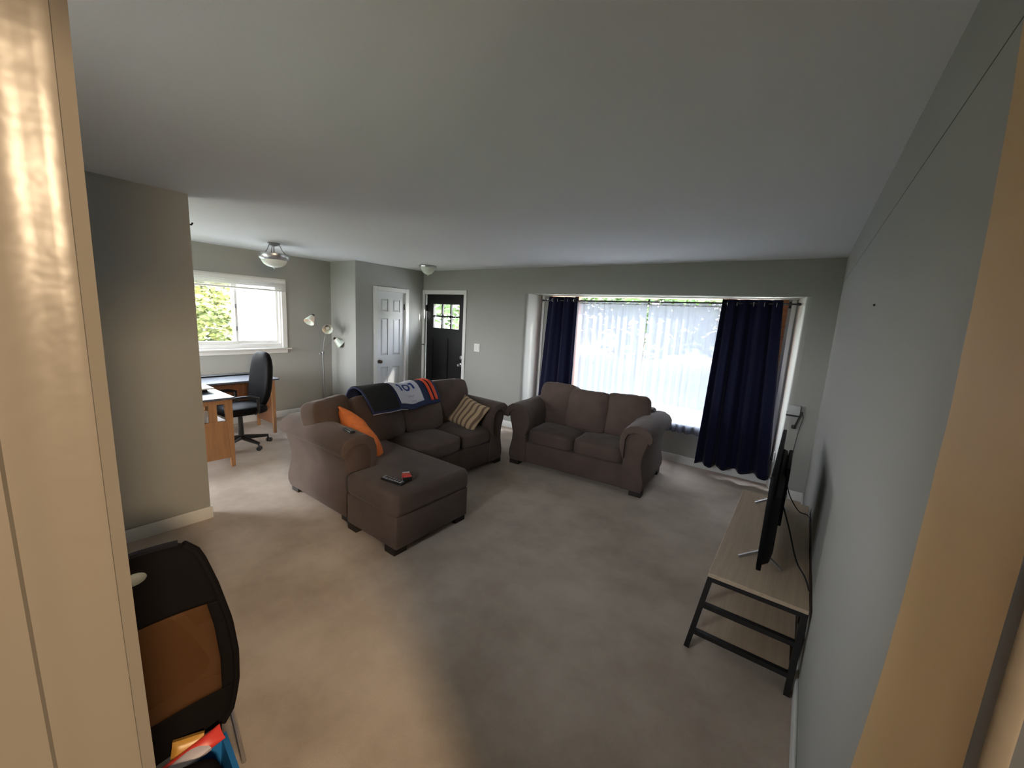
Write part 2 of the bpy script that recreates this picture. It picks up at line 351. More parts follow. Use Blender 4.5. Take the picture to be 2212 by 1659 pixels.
# left jamb: moulded casing on the pier's end
prof = [(-0.612, -0.34), (-0.600, -0.34), (-0.600, -0.03), (-0.597, -0.012), (-0.5945, -0.004), (-0.5945, 0.005), (-0.5995, 0.008), (-0.600, 0.014), (-0.602, 0.024), (-0.6035, 0.036), (-0.602, 0.048), (-0.5995, 0.058), (-0.598, 0.067), (-0.5985, 0.0715), (-0.601, 0.0725), (-0.6065, 0.085), (-0.612, 0.0855), (-0.68, 0.085), (-0.68, 0.07), (-0.612, 0.07)]
bm = NB()
rings = []
NS = 24
for s in range(NS + 1):
    z = H * s / NS; t = (z - 1.65) / 0.6
    dy = 0.006 * min(t * t, 2.0)                       # board bowed to follow the lens's barrel curve
    rings.append([bm.verts.new((x, y + dy, z)) for x, y in prof])
for a, b in zip(rings, rings[1:]):
    for k in range(len(prof)): bm.faces.new((a[k], a[(k + 1) % len(prof)], b[(k + 1) % len(prof)], b[k]))
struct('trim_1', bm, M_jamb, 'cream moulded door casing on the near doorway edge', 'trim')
# hall paint carried round onto the right wall, with a hand-cut wavy edge bowed to the lens curve
bm = NB(); pr = []
NS = 40
for s in range(NS + 1):
    z = H * s / NS
    t = (z - 1.5) / 0.65
    y = 0.886 + 0.085 * min(t * t, 2.2) + 0.006 * noise.noise(Vector((0, 0, z * 9)))
    pr.append([bm.verts.new((x, yy, z)) for x, yy in ((XR + 0.01, 0.524), (XR - 0.004, 0.524), (XR - 0.004, y - 0.004), (XR - 0.0005, y), (XR + 0.01, y))])
for a, b in zip(pr, pr[1:]):
    for k in range(5): bm.faces.new((a[k], a[(k + 1) % 5], b[(k + 1) % 5], b[k]))
bm.faces.new(pr[0][::-1]); bm.faces.new(pr[-1])
struct('trim_2', bm, M_tan, 'cream hall paint ending in an uneven vertical edge on grey wall', 'trim')
bm = NB(); box(bm, XR - 0.017, XR + 0.002, 0.505, 0.53, 0, H); bevel(bm, 0.004, 2)
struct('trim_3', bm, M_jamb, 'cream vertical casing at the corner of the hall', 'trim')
# fine crack along the plaster joint near the top of the walls
bm = NB()
box(bm, XR - 0.0006, XR, 0.99, YB, 2.2045, 2.2075)
struct('trim_4', bm, M_crack, 'thin dark joint crack along the top of the long wall', 'trim')
bm = NB(); box(bm, XC, XR, YB - 0.0006, YB, 2.211, 2.2125); box(bm, XC, XC + 0.0006, YS, YB, 2.211, 2.2125)
struct('trim_5', bm, M_wall, 'faint plaster joint above the doors', 'trim')
# baseboards
BH, BT = 0.10, 0.013
def baseboard(name, runs, label):
    bm = NB()
    for (x0, x1, y0, y1) in runs: box(bm, x0, x1, y0, y1, 0, BH)
    bevel(bm, 0.004, 2); struct(name, bm, M_trim, label, 'baseboard')
baseboard('baseboard_partition', [(XW, XW + BT, -0.35, YW), (XW - 0.125 - BT, XW + BT, YW, YW + BT)], 'white baseboard along the partition wall')
baseboard('baseboard_back', [(DX1 + 0.06, BX0 - 0.05, YB - BT, YB), (BX1 + 0.05, XR, YB - BT, YB)], 'white baseboard along the front door wall')
bm = NB(); box(bm, -3.32, -0.135, YI - BT, YI, 0, BH)
prism(bm, [(BX1 - 0.001, YB + 0.04), (BX1 - BT, YB + 0.045), (-0.135 - BT, YI - BT), (-0.135, YI)], 0, BH, 'z')
prism(bm, [(BX0 + 0.001, YB + 0.04), (BX0 + BT, YB + 0.045), (-3.32 + BT, YI - BT), (-3.32, YI)], 0, BH, 'z')
struct('baseboard_bay', bm, M_trim, 'white baseboard inside the window recess', 'baseboard')
baseboard('baseboard_right', [(XR - BT, XR, 0.535, YB)], 'white baseboard along the television wall')
baseboard('baseboard_left', [(XD, XD + BT, -0.35, YS), (XD, XC, YS - BT, YS), (XC, XC + BT, YS - BT, CY0 - 0.06), (XC, XC + BT, CY1 + 0.06, YB)], 'white baseboard along the desk wall and closet')

# ------------------------------------------------------------------ front door (black, six lites)
d1 = struct('door_1', None, None, 'black front door with six small panes', 'door', (0, 0, 0))
dx0, dx1, dy = DX0 + 0.02, DX1 - 0.02, YB + 0.035
lx = [-5.44, -5.225, -5.012, -4.80]; lz = [1.462, 1.668, 1.876]
bm = NB(); th = 0.045
box(bm, dx0, lx[0], dy, dy + th, 0.01, DZ - 0.005); box(bm, lx[3], dx1, dy, dy + th, 0.01, DZ - 0.005)
box(bm, lx[0], lx[3], dy, dy + th, lz[2], DZ - 0.005)
box(bm, lx[0], lx[3], dy, dy + th, 1.285, lz[0])
mid = (lx[0] + lx[3]) / 2
box(bm, mid - 0.055, mid + 0.055, dy, dy + th, 0.22, 1.285); box(bm, lx[0], lx[3], dy, dy + th, 0.01, 0.22)
box(bm, lx[0] - 0.01, lx[3] + 0.01, dy + 0.012, dy + th - 0.01, 0.2, 1.30)
obj('door_leaf', bm, M_door1, d1)
bm = NB()
for x in (lx[1], lx[2]): box(bm, x - 0.014, x + 0.014, dy + 0.004, dy + 0.04, lz[0], lz[2])
box(bm, lx[0], lx[3], dy + 0.004, dy + 0.04, lz[1] - 0.014, lz[1] + 0.014)
obj('muntin', bm, M_door1, d1)
for i in range(3):
    for j in range(2):
        bx('pane', M_glass, d1, lx[i] + 0.012, lx[i + 1] - 0.012, dy + 0.02, dy + 0.024, lz[j] + 0.012, lz[j + 1] - 0.012)
bm = NB(); lathe(bm, [(0, 0), (0.032, 0), (0.032, 0.008), (0.012, 0.012), (0.012, 0.03), (0.026, 0.045), (0.028, 0.055), (0.02, 0.066), (0, 0.068)], 20, T(-4.735, dy, 0.86, PI / 2)); obj('door_knob', bm, M_steel, d1)
bm = NB(); lathe(bm, [(0, 0), (0.033, 0), (0.033, 0.012), (0.024, 0.018), (0, 0.02)], 20, T(-4.72, dy, 0.99, PI / 2)); box(bm, -4.726, -4.714, dy - 0.035, dy - 0.018, 0.968, 1.012); obj('deadbolt', bm, M_steel, d1)
bm = NB(); cw = 0.062
box(bm, DX0 - cw + 0.01, DX0 + 0.012, YB - 0.016, YB + 0.03, 0, DZ + cw); box(bm, DX1 - 0.012, DX1 + cw - 0.01, YB - 0.016, YB + 0.03, 0, DZ + cw); box(bm, DX0 + 0.012, DX1 - 0.012, YB - 0.016, YB + 0.03, DZ - 0.008, DZ + cw)
bevel(bm, 0.003, 1); obj('door_frame', bm, M_trim, d1)
for z in (1.80, 0.30): bx('hinge', M_black, d1, dx0 - 0.012, dx0 + 0.02, dy - 0.022, dy + 0.002, z - 0.055, z + 0.055, 0.003, 1)
bm = NB(); box(bm, DX0 - 0.04, DX0 + 0.02, YB - 0.026, YB - 0.014, 1.135, 1.15); obj('door_latch', bm, M_black, d1)

# ------------------------------------------------------------------ closet door (white, six panels)
d2 = struct('door_2', None, None, 'white six panel closet door', 'door')
cx = XC - 0.03
y0, y1 = CY0 + 0.006, CY1 - 0.006; sw = 0.095; my = (y0 + y1) / 2
rows = [(0.16, 0.77), (0.97, 1.58), (1.70, 1.90)]
bm = NB()
box(bm, cx - 0.04, cx, y0, y0 + sw, 0.01, CZ - 0.006); box(bm, cx - 0.04, cx, y1 - sw, y1, 0.01, CZ - 0.006)
zz = [0.01, rows[0][0], rows[0][1], rows[1][0], rows[1][1], rows[2][0], rows[2][1], CZ - 0.006]
for a, b in ((0, 1), (2, 3), (4, 5), (6, 7)): box(bm, cx - 0.04, cx, y0 + sw, y1 - sw, zz[a], zz[b])
for a, b in rows: box(bm, cx - 0.04, cx, my - 0.05, my + 0.05, a, b)
obj('door_leaf', bm, M_door2, d2)
for a, b in rows:
    for p, q in ((y0 + sw, my - 0.05), (my + 0.05, y1 - sw)):
        bm = NB()
        vo = [bm.verts.new((cx - 0.016, yy, z)) for yy, z in ((p, a), (q, a), (q, b), (p, b))]
        vi = [bm.verts.new((cx - 0.004, yy, z)) for yy, z in ((p + 0.03, a + 0.03), (q - 0.03, a + 0.03), (q - 0.03, b - 0.03), (p + 0.03, b - 0.03))]
        for k in range(4): bm.faces.new((vo[k], vo[(k + 1) % 4], vi[(k + 1) % 4], vi[k]))
        bm.faces.new(vi); obj('panel', bm, M_door2, d2, False)
bm = NB(); lathe(bm, [(0, 0), (0.03, 0), (0.03, 0.006), (0.012, 0.01), (0.012, 0.03), (0.026, 0.042), (0.028, 0.054), (0.02, 0.064), (0, 0.066)], 20, T(cx, CY0 + 0.072, 0.865, 0, PI / 2)); obj('door_knob', bm, M_bronze, d2)
bm = NB(); cw = 0.06
box(bm, XC - 0.05, XC + 0.015, CY0 - cw, CY0 + 0.008, 0, CZ + cw); box(bm, XC - 0.05, XC + 0.015, CY1 - 0.008, CY1 + cw, 0, CZ + cw); box(bm, XC - 0.05, XC + 0.015, CY0 + 0.008, CY1 - 0.008, CZ - 0.008, CZ + cw)
bevel(bm, 0.003, 1); obj('door_frame', bm, M_trim, d2)
for z in (1.79, 0.25): bx('hinge', M_black, d2, cx - 0.002, cx + 0.014, CY1 - 0.022, CY1 - 0.004, z - 0.05, z + 0.05, 0.002, 1)

# ------------------------------------------------------------------ sliding window by the desks
w1 = struct('window_1', None, None, 'white sliding window with raised blind above the desks', 'window')
bm = NB(); fy = 0.03
x0, x1 = XD - 0.11, XD - 0.02
box(bm, x0, x1, WY0, WY0 + fy, WZ0, WZ1); box(bm, x0, x1, WY1 - fy, WY1, WZ0, WZ1); box(bm, x0, x1, WY0 + fy, WY1 - fy, WZ0, WZ0 + 0.06); box(bm, x0, x1, WY0 + fy, WY1 - fy, WZ1 - 0.03, WZ1)
obj('window_frame', bm, M_trim, w1)
bm = NB()
box(bm, XD - 0.02, XD + 0.016, WY1 - 0.012, WY1 + 0.055, WZ0, WZ1 + 0.055); box(bm, XD - 0.02, XD + 0.016, WY0 - 0.055, WY0 + 0.012, WZ0, WZ1 + 0.055); box(bm, XD - 0.02, XD + 0.016, WY0 + 0.012, WY1 - 0.012, WZ1 - 0.01, WZ1 + 0.055)
bevel(bm, 0.004, 1); obj('window_casing', bm, M_trim, w1)
ymid = 2.225
def sash(nm, ya, yb, xx):
    bm = NB(); t = 0.032
    za, zb = WZ0 + 0.062, WZ1 - 0.032
    box(bm, xx, xx + 0.03, ya, ya + t, za, zb); box(bm, xx, xx + 0.03, yb - t, yb, za, zb); box(bm, xx, xx + 0.03, ya + t, yb - t, za, za + 0.04); box(bm, xx, xx + 0.03, ya + t, yb - t, zb - t, zb)
    o = obj(nm, bm, M_trim, w1)
    bx('pane', M_glass, o, xx + 0.013, xx + 0.017, ya + t, yb - t, za + 0.04, zb - t)
    return o
s1 = sash('sash', WY0 + fy, ymid + 0.03, XD - 0.06); s2 = sash('sash', ymid - 0.02, WY1 - fy, XD - 0.10)
for z in (1.35, 1.66): bx('latch', M_grey, s1, XD - 0.03, XD - 0.018, ymid - 0.005, ymid + 0.02, z - 0.03, z + 0.03, 0.003, 1)
bm = NB(); box(bm, XD - 0.1075, XD - 0.106, ymid, WY1 - fy, WZ0 + 0.06, WZ1 - 0.03); obj('insect_screen', bm, M_screen, w1)
bx('window_sill', M_trim, w1, XD - 0.02, XD + 0.065, WY0 - 0.1, WY1 + 0.095, WZ0 - 0.025, WZ0, 0.006, 2)
bx('apron', M_trim, w1, XD, XD + 0.016, WY0 - 0.06, WY1 + 0.055, WZ0 - 0.085, WZ0 - 0.025, 0.004, 1)
bl = thing('window_blind', 'white slatted blind drawn up tight at the top of the desk window', 'blind', (XD + 0.02, (WY0 + WY1) / 2, 1.9))
bw = (WY1 - WY0) / 2 + 0.02
bx('headrail', M_white, bl, -0.002, 0.05, -bw, bw, 0.115, 0.165, 0.004, 1)
for k in range(7): bx('slat', M_white, bl, 0.002 + 0.003 * (k % 2), 0.05 + 0.002 * (k % 2), -bw + 0.01, bw - 0.01, 0.03 + k * 0.012, 0.038 + k * 0.012, 0.002, 1)
bx('bottom_rail', M_white, bl, 0.0, 0.052, -bw + 0.008, bw - 0.008, 0.0, 0.024, 0.004, 1)

for nm, a, b, c, d, lb in (('window_added_3', -6.1, -4.8, 0.0, 2.05, 'white framed patio door added beside the desks for fill daylight'), ('window_added_4', -1.85, -1.05, 1.1, 1.9, 'white framed garden window added behind the folding chair for fill daylight')):  # unseen openings added to brighten the room with sky light
    w = struct(nm, None, None, lb, 'window'); bm = NB()
    for p, q, u, v in ((a, a + 0.05, c, d), (b - 0.05, b, c, d), (a + 0.05, b - 0.05, c, c + 0.05), (a + 0.05, b - 0.05, d - 0.05, d), ((a + b) / 2 - 0.025, (a + b) / 2 + 0.025, c + 0.05, d - 0.05)): box(bm, p, q, -0.46, -0.38, u, v)
    obj('window_frame', bm, M_trim, w)
    for p, q in ((a + 0.05, (a + b) / 2 - 0.025), ((a + b) / 2 + 0.025, b - 0.05)): bx('pane', M_glass, w, p, q, -0.424, -0.42, c + 0.05, d - 0.05)
# ------------------------------------------------------------------ bay window
w2 = struct('window_2', None, None, 'wide stained wood picture window behind sheer curtains', 'window')
GX0, GX1, GZ0, GZ1 = -3.14, -0.285, 0.50, 2.060
bm = NB(); box(bm, GX0 - 0.05, GX0, YI - 0.012, YI + 0.1, 0.46, BZ); box(bm, GX1, GX1 + 0.07, YI - 0.012, YI + 0.1, 0.46, BZ); box(bm, GX0, GX1, YI - 0.012, YI + 0.1, GZ1, BZ - 0.002)
for x in (-2.74, -0.79): box(bm, x - 0.03, x + 0.03, YI, YI + 0.08, GZ0, GZ1)
obj('window_frame', bm, M_stain, w2)
bx('window_sill', M_trim, w2, GX0 - 0.05, GX1 + 0.07, YI - 0.005, YI + 0.12, 0.455, 0.50, 0.006, 2)
for xx in (-3.30, -0.165): bx('side_trim', M_trim, w2, xx - 0.02, xx + 0.02, YI - 0.014, YI + 0.001, 0.1, BZ - 0.014, 0.003, 1)
bx('head_trim', M_trim, w2, BX0 + 0.06, BX1 - 0.05, YI - 0.035, YI - 0.012, BZ - 0.014, BZ - 0.001, 0.003, 1)
for a, b in ((GX0, -2.77), (-2.71, -0.82), (-0.76, GX1)): bx('pane', M_glass, w2, a, b, YI + 0.002, YI + 0.006, GZ0, GZ1)

def drape(name, ma, xt0, xt1, xb0, xb1, zt, zb, y, folds, at, ab, seed, label, cat, parent=None, nx=120, nz=40, thick=0.003, hem=0.0, bulge=0.0, scallop=0.0):
    bm = NB(); g = []
    for j in range(nz + 1):
        v = j / nz; z = zt + (zb - zt) * v; row = []
        for i in range(nx + 1):
            u = i / nx
            ww = u + 0.018 * math.sin(u * 9 + seed) + 0.012 * v * math.sin(u * 17 + seed * 2)
            x = (xt0 + (xt1 - xt0) * u) * (1 - v) + (xb0 + (xb1 - xb0) * u) * v
            a = at + (ab - at) * v
            ph = 2 * PI * folds * ww + 0.5 * v * math.sin(seed + u * 5)
            yy = y + a * math.sin(ph) + 0.3 * a * math.sin(2.3 * ph + seed) - bulge * v * v
            dz = scallop * (1 - v) ** 30 * abs(math.sin(PI * 8.5 * u + seed)) + hem * v * (0.6 * math.sin(ph) + 0.4 * math.sin(u * 6 + seed))
            row.append(bm.verts.new((x + 0.25 * a * math.cos(ph), yy, z + dz)))
        g.append(row)
    for j in range(nz):
        for i in range(nx): bm.faces.new((g[j][i], g[j][i + 1], g[j + 1][i + 1], g[j + 1][i]))
    o = obj(name, bm, ma, parent, True, 180)
    if thick:
        md = o.modifiers.new('thickness', 'SOLIDIFY'); md.thickness = thick; md.offset = 0
    if label: tag(o, label, cat)
    return o
RY, RZ = 5.10, 2.003
rod = thing('curtain_rod', 'thin black curtain rod spanning the window recess', 'rod', (-1.7, RY, RZ))
bm = NB(); tube(bm, [(-1.50, 0, -0.012), (1.56, 0, 0.008)], 0.0085, 12); obj('pole', bm, M_blackmetal, rod)
for s, e in ((-1, -1.52), (1, 1.58)):
    bm = NB(); lathe(bm, [(0, -0.02), (0.013, -0.018), (0.015, 0), (0.013, 0.018), (0, 0.02)], 16, T(e, 0, -0.012 if s < 0 else 0.008, 0, PI / 2)); obj('finial', bm, M_blackmetal, rod)
for x in (-1.46, 0.0, 1.50):
    bm = NB(); box(bm, x - 0.006, x + 0.006, 0.0, 0.14, -0.006, 0.006); box(bm, x - 0.012, x + 0.012, 0.136, 0.142, -0.03, 0.04); obj('bracket', bm, M_blackmetal, rod)
c1 = thing('navy_curtain', 'narrow navy blue curtain gathered behind the loveseat end', 'curtain', (0, 0, 0))
drape('panel', M_navy, -3.13, -2.64, -3.23, -2.63, 2.045, 0.11, RY - 0.005, 2.6, 0.024, 0.030, 1.3, None, None, c1, 130, 30, 0.003, 0.01)
c2 = thing('navy_curtain', 'full length navy blue curtain hanging beside the television wall', 'curtain', (0, 0, 0))
drape('panel', M_navy, -0.835, -0.265, -0.90, -0.14, 2.05, 0.115, RY - 0.005, 4.0, 0.022, 0.040, 4.1, None, None, c2, 160, 40, 0.003, 0.022, 0.02)
for c, xs in ((c1, (-3.05, -2.96, -2.80, -2.70)), (c2, (-0.775, -0.68, -0.52, -0.42, -0.31))):
    for x in xs:
        bm = NB(); R0, r0 = 0.021, 0.005
        rings = []
        for k in range(16):
            a = 2 * PI * k / 16
            rings.append([bm.verts.new((x + r0 * math.cos(2 * PI * q / 6) * 0.8, RY + (R0 + r0 * math.sin(2 * PI * q / 6)) * math.cos(a) - 0.012, RZ + (R0 + r0 * math.sin(2 * PI * q / 6)) * math.sin(a) - 0.004)) for q in range(6)])
        for k in range(16):
            for q in range(6): bm.faces.new((rings[k][q], rings[(k + 1) % 16][q], rings[(k + 1) % 16][(q + 1) % 6], rings[k][(q + 1) % 6]))
        obj('grommet', bm, M_steel, c)
sr = NB(); tube(sr, [(-3.13, 5.236, 1.972), (-0.30, 5.236, 1.972)], 0.005, 8); tag(obj('sheer_rod', sr, M_white), 'slim white rod at the top of the sheer curtains', 'rod')
drape('sheer_curtain', M_sheer, -3.0, -1.715, -2.98, -1.70, 1.980, 0.39, 5.232, 13, 0.004, 0.010, 0.7, 'white sheer curtain panel next to the narrow navy curtain', 'curtain', None, 200, 28, 0, 0.006, 0.0, 0.042)
drape('sheer_curtain', M_sheer, -1.695, -0.50, -1.675, -0.52, 1.980, 0.40, 5.232, 12, 0.004, 0.010, 2.9, 'white sheer curtain panel next to the full length navy curtain', 'curtain', None, 200, 28, 0, 0.012, 0.0, 0.042)

# ------------------------------------------------------------------ sofas
ARM_BODY = [(0, 0.05), (0, 0.58), (0.03, 0.64), (0.09, 0.668), (0.16, 0.668), (0.215, 0.64), (0.236, 0.59), (0.225, 0.53), (0.202, 0.46), (0.188, 0.39), (0.190, 0.31), (0.205, 0.24), (0.222, 0.17), (0.224, 0.11), (0.205, 0.05)]
ARM_PAD = [(0.0, 0.38), (-0.025, 0.44), (-0.045, 0.53), (-0.04, 0.61), (-0.01, 0.68), (0.05, 0.722), (0.12, 0.738), (0.19, 0.728), (0.245, 0.695), (0.275, 0.645), (0.275, 0.595), (0.25, 0.565), (0.232, 0.585), (0.21, 0.632), (0.16, 0.66), (0.09, 0.66), (0.035, 0.635), (0.008, 0.58), (0.01, 0.38)]
def arm(root, xin, s, y0, y1, seed):
    """s = +1: arm whose outer side faces +x"""
    bm = NB(); prism(bm, [(xin + s * u, z) for u, z in ARM_BODY], y0 + 0.018, y1, 'y')
    fe = [e for e in bm.edges if all(abs(v.co.y - (y0 + 0.018)) < 1e-5 for v in e.verts)]
    bevel(bm, 0.012, 3, fe); obj('arm_panel', bm, M_sofa, root)
    bm = NB(); prism(bm, [(xin + s * u, z) for u, z in ARM_PAD], y0 - 0.012, y1 + 0.01, 'y', None, 14)
    fe = [e for e in bm.edges if all(abs(v.co.y - (y0 - 0.012)) < 1e-5 for v in e.verts)]
    bevel(bm, 0.024, 4, fe)
    cx_, cz_ = xin + s * 0.11, 0.58
    for v in bm.verts:
        d = Vector((v.co.x - cx_, 0, v.co.z - cz_))
        k = noise.noise(Vector((v.co.x * 6, v.co.y * 9, v.co.z * 6 + seed)))
        v.co += d.normalized() * 0.007 * k
        t = (v.co.y - y0) / (y1 - y0)
        if v.co.z > 0.55: v.co.z += 0.012 * math.sin(PI * min(1, max(0, t)))
    obj('arm_pad', bm, M_sofa, root, True, 50)
def foot(root, x, y, sx_=0.09, sy_=0.09):
    bm = NB(); prism(bm, [(x - sx_ / 2, y - sy_ / 2), (x + sx_ / 2, y - sy_ / 2), (x + sx_ / 2, y + sy_ / 2), (x - sx_ / 2, y + sy_ / 2)], 0, 0.055, 'z'); obj('foot', bm, M_dark, root, False)
def Lshape(root, name, poly, z0, z1, bev, seg, crown=0.0):
    bm = NB(); prism(bm, poly, z0, z1, 'z')
    if crown:
        top = [f for f in bm.faces if f.normal.z > 0.9]
        r = bmesh.ops.inset_region(bm, faces=top, thickness=0.14, depth=crown)
    bevel(bm, bev, seg, [e for e in bm.edges if len(e.link_faces) == 2 and e.calc_face_angle(0) > 0.9])
    return obj(name, bm, M_sofa, root, True, 60)

# loveseat: local x along its width, front at y = 0, back at +y
lv = thing('loveseat', 'brown two seat loveseat in front of the window', 'sofa', (-1.893, 3.745, 0), math.radians(4.6))
HW = 0.80; AI = 0.565
arm(lv, AI, 1, 0, 0.93, 3.0); arm(lv, -AI, -1, 0, 0.93, 9.0)
bx('base', M_sofa, lv, -AI - 0.02, AI + 0.02, 0.03, 0.88, 0.05, 0.30, 0.02, 3)
for k, (cxx, sd_) in enumerate(((-0.284, 1.0), (0.284, 5.0))):
    obj('seat_cushion', soft(0.572, 0.66, 0.175, 16, 6.5, 0.022, 0.006, sd_, T(cxx, 0.345, 0.372)), M_sofa, lv, True, 180)
bm = NB(); prism(bm, [(0.70, 0.05), (0.70, 0.72), (0.73, 0.775), (0.80, 0.79), (0.90, 0.76), (0.945, 0.70), (0.945, 0.05)], -AI - 0.1, AI + 0.1, 'x', None, 8); bevel(bm, 0.012, 2, [e for e in bm.edges if len(e.link_faces) == 2 and e.calc_face_angle(0) > 1.2]); obj('back_frame', bm, M_sofa, lv)
for cxx, yy, rzz, sd_, hh in ((-0.43, 0.555, -0.10, 2.0, 0.53), (-0.01, 0.50, 0.02, 6.0, 0.50), (0.42, 0.565, 0.16, 11.0, 0.51)):
    obj('back_cushion', soft(0.50, hh, 0.19, 16, 5.4, 0.035, 0.010, sd_, T(cxx, yy, 0.43 + hh / 2, math.radians(74), 0, rzz), 0.012), M_sofa, lv, True, 180)
for x in (-0.715, 0.715):
    for y in (0.085, 0.86): foot(lv, x, y, 0.12, 0.11)

# sectional: turned so that its front looks along +x of the room
st = thing('sectional_sofa', 'brown sectional sofa with chaise and four loose back cushions', 'sofa', (-2.735, 2.67, 0), PI / 2)
AI = 0.80
arm(st, 0.768, 1, 0, 0.98, 21.0); arm(st, -AI, -1, 0, 0.98, 33.0)
CL = -0.64                                   # front of the chaise, local y
CX0, CX1 = -1.05, -0.305
bx('base', M_sofa, st, CX1 - 0.02, AI + 0.02, 0.03, 0.93, 0.05, 0.295, 0.02, 3)
Lshape(st, 'chaise_base', [(CX0 + 0.01, CL + 0.012), (CX1 - 0.005, CL + 0.012), (CX1 - 0.005, 0.9), (-AI - 0.01, 0.9), (-AI - 0.01, 0.0), (CX0 + 0.01, -0.02)], 0.05, 0.296, 0.016, 3)
Lshape(st, 'chaise_cushion', [(CX0, CL), (CX1, CL), (CX1, 0.68), (-AI + 0.0, 0.68), (-AI + 0.0, -0.012), (CX0, -0.022)], 0.288, 0.455, 0.045, 5, 0.020)
for cxx, wd, sd_ in ((0.012, 0.625, 14.0), (0.563, 0.48, 17.0)):
    obj('seat_cushion', soft(wd, 0.68, 0.175, 16, 6.5, 0.024, 0.006, sd_, T(cxx, 0.352, 0.374)), M_sofa, st, True, 180)
bm = NB(); prism(bm, [(0.72, 0.05), (0.72, 0.72), (0.75, 0.775), (0.84, 0.79), (0.94, 0.76), (0.985, 0.70), (0.985, 0.05)], -AI - 0.1, AI + 0.1, 'x', None, 8); bevel(bm, 0.012, 2, [e for e in bm.edges if len(e.link_faces) == 2 and e.calc_face_angle(0) > 1.2]); obj('back_frame', bm, M_sofa, st)
for cxx, yy, rzz, rx_, sd_, wd, hh in ((-0.79, 0.64, 0.42, 74, 41.0, 0.50, 0.50), (-0.35, 0.585, 0.02, 70, 44.0, 0.56, 0.49), (0.175, 0.57, -0.06, 70, 47.0, 0.52, 0.49), (0.63, 0.61, -0.10, 80, 52.0, 0.58, 0.54)):
    obj('back_cushion', soft(wd, hh, 0.20, 16, 5.4, 0.035, 0.010, sd_, T(cxx, yy, 0.42 + hh / 2, math.radians(rx_), 0, rzz), 0.012), M_sofa, st, True, 180)
for x, y in ((0.94, 0.09), (0.94, 0.92), (-0.94, 0.92), (-0.935, 0.085), (-0.98, CL + 0.09), (-0.37, CL + 0.09), (-0.98, -0.08)): foot(st, x, y, 0.11, 0.11)

# ------------------------------------------------------------------ things on the sofas
bk = thing('throw_blanket', 'navy fleece blanket with white 101 panel folded over the sofa back', 'blanket', (-3.3, 2.55, 0.9))
PATH = [(-0.155, -0.06), (-0.15, 0.0), (-0.125, 0.045), (-0.075, 0.068), (-0.02, 0.066), (0.03, 0.045), (0.075, 0.005), (0.115, -0.05), (0.15, -0.105), (0.172, -0.145)]
def path_at(s):
    L = [0.0]
    for a, b in zip(PATH, PATH[1:]): L.append(L[-1] + math.hypot(b[0] - a[0], b[1] - a[1]))
    t = s * L[-1]
    for k in range(len(PATH) - 1):
        if t <= L[k + 1] + 1e-9 or k == len(PATH) - 2:
            f = (t - L[k]) / (L[k + 1] - L[k]); a, b = PATH[k], PATH[k + 1]
            dx, dz = b[0] - a[0], b[1] - a[1]; ll = math.hypot(dx, dz)
            return a[0] + dx * f, a[1] + dz * f, -dz / ll, dx / ll
def blk(y, s, off):
    """point on the folded blanket: y along the sofa, s from behind (0) to front hem (1)"""
    x, z, nx, nz = path_at(s)
    yy = y * (1 - 0.10 * s) + 0.02 * s
    dip = -0.022 * math.exp(-((y - 0.06) / 0.09) ** 2) + 0.006 * noise.noise(Vector((y * 6, s * 4, 2)))
    return (x + nx * off, yy, z + dip + nz * off)
def blanket_patch(name, ma, ya, yb, sa, sb, off, parent, ny=16, ns=18, th=0.0):
    bm = NB(); g = [[bm.verts.new(blk(ya + (yb - ya) * i / ny, sa + (sb - sa) * j / ns, off)) for i in range(ny + 1)] for j in range(ns + 1)]
    for j in range(ns):
        for i in range(ny): bm.faces.new((g[j][i], g[j][i + 1], g[j + 1][i + 1], g[j + 1][i]))
    o = obj(name, bm, ma, parent, True, 180)
    if th: md = o.modifiers.new('thickness', 'SOLIDIFY'); md.thickness = th; md.offset = 0
    return o
blanket_patch('fleece', M_blnavy, -0.47, 0.47, 0, 1, 0.012, bk, 40, 24, 0.014)
blanket_patch('lining', M_panelw, -0.46, -0.02, 0.93, 1.01, 0.000, bk, 16, 3, 0.012)
blanket_patch('black_block', M_blblack, -0.46, -0.13, 0.22, 0.965, 0.025, bk, 16, 18, 0.003)
wp = blanket_patch('white_panel', M_panelw, -0.095, 0.225, 0.30, 0.90, 0.025, bk, 16, 18, 0.003)
for ya in (0.325, 0.39): blanket_patch('stripe', M_stripe, ya, ya + 0.042, 0.20, 0.93, 0.025, bk, 4, 18, 0.003)
def glyph(name, strokes, ma, parent, wdt, off=0.0285):
    bm = NB()
    for pts in strokes:
        for (a, b), (c, d) in zip(pts, pts[1:]):
            n = 4; q = []
            ll = math.hypot(c - a, d - b); px, py = -(d - b) / ll * wdt / 2, (c - a) / ll * wdt / 2
            e = wdt * 0.25 / ll
            for k in range(n + 1):
                t = -e + (1 + 2 * e) * k / n
                yk, sk = a + (c - a) * t, b + (d - b) * t
                q.append((bm.verts.new(blk(yk + px, sk + py * 2.2, off)), bm.verts.new(blk(yk - px, sk - py * 2.2, off))))
            for (u, v), (w, x) in zip(q, q[1:]): bm.faces.new((u, v, x, w))
    return obj(name, bm, ma, parent, True, 180)
one = lambda y: [[(y - 0.022, 0.495), (y + 0.004, 0.47), (y + 0.004, 0.62)]]
glyph('digit', one(-0.015), M_digit, wp, 0.024)
ring = [(0.065 + 0.034 * math.cos(a), 0.545 + 0.068 * math.sin(a)) for a in [2 * PI * k / 14 for k in range(15)]]
glyph('digit', [ring], M_digit, wp, 0.020)
glyph('digit', one(0.145), M_digit, wp, 0.024)
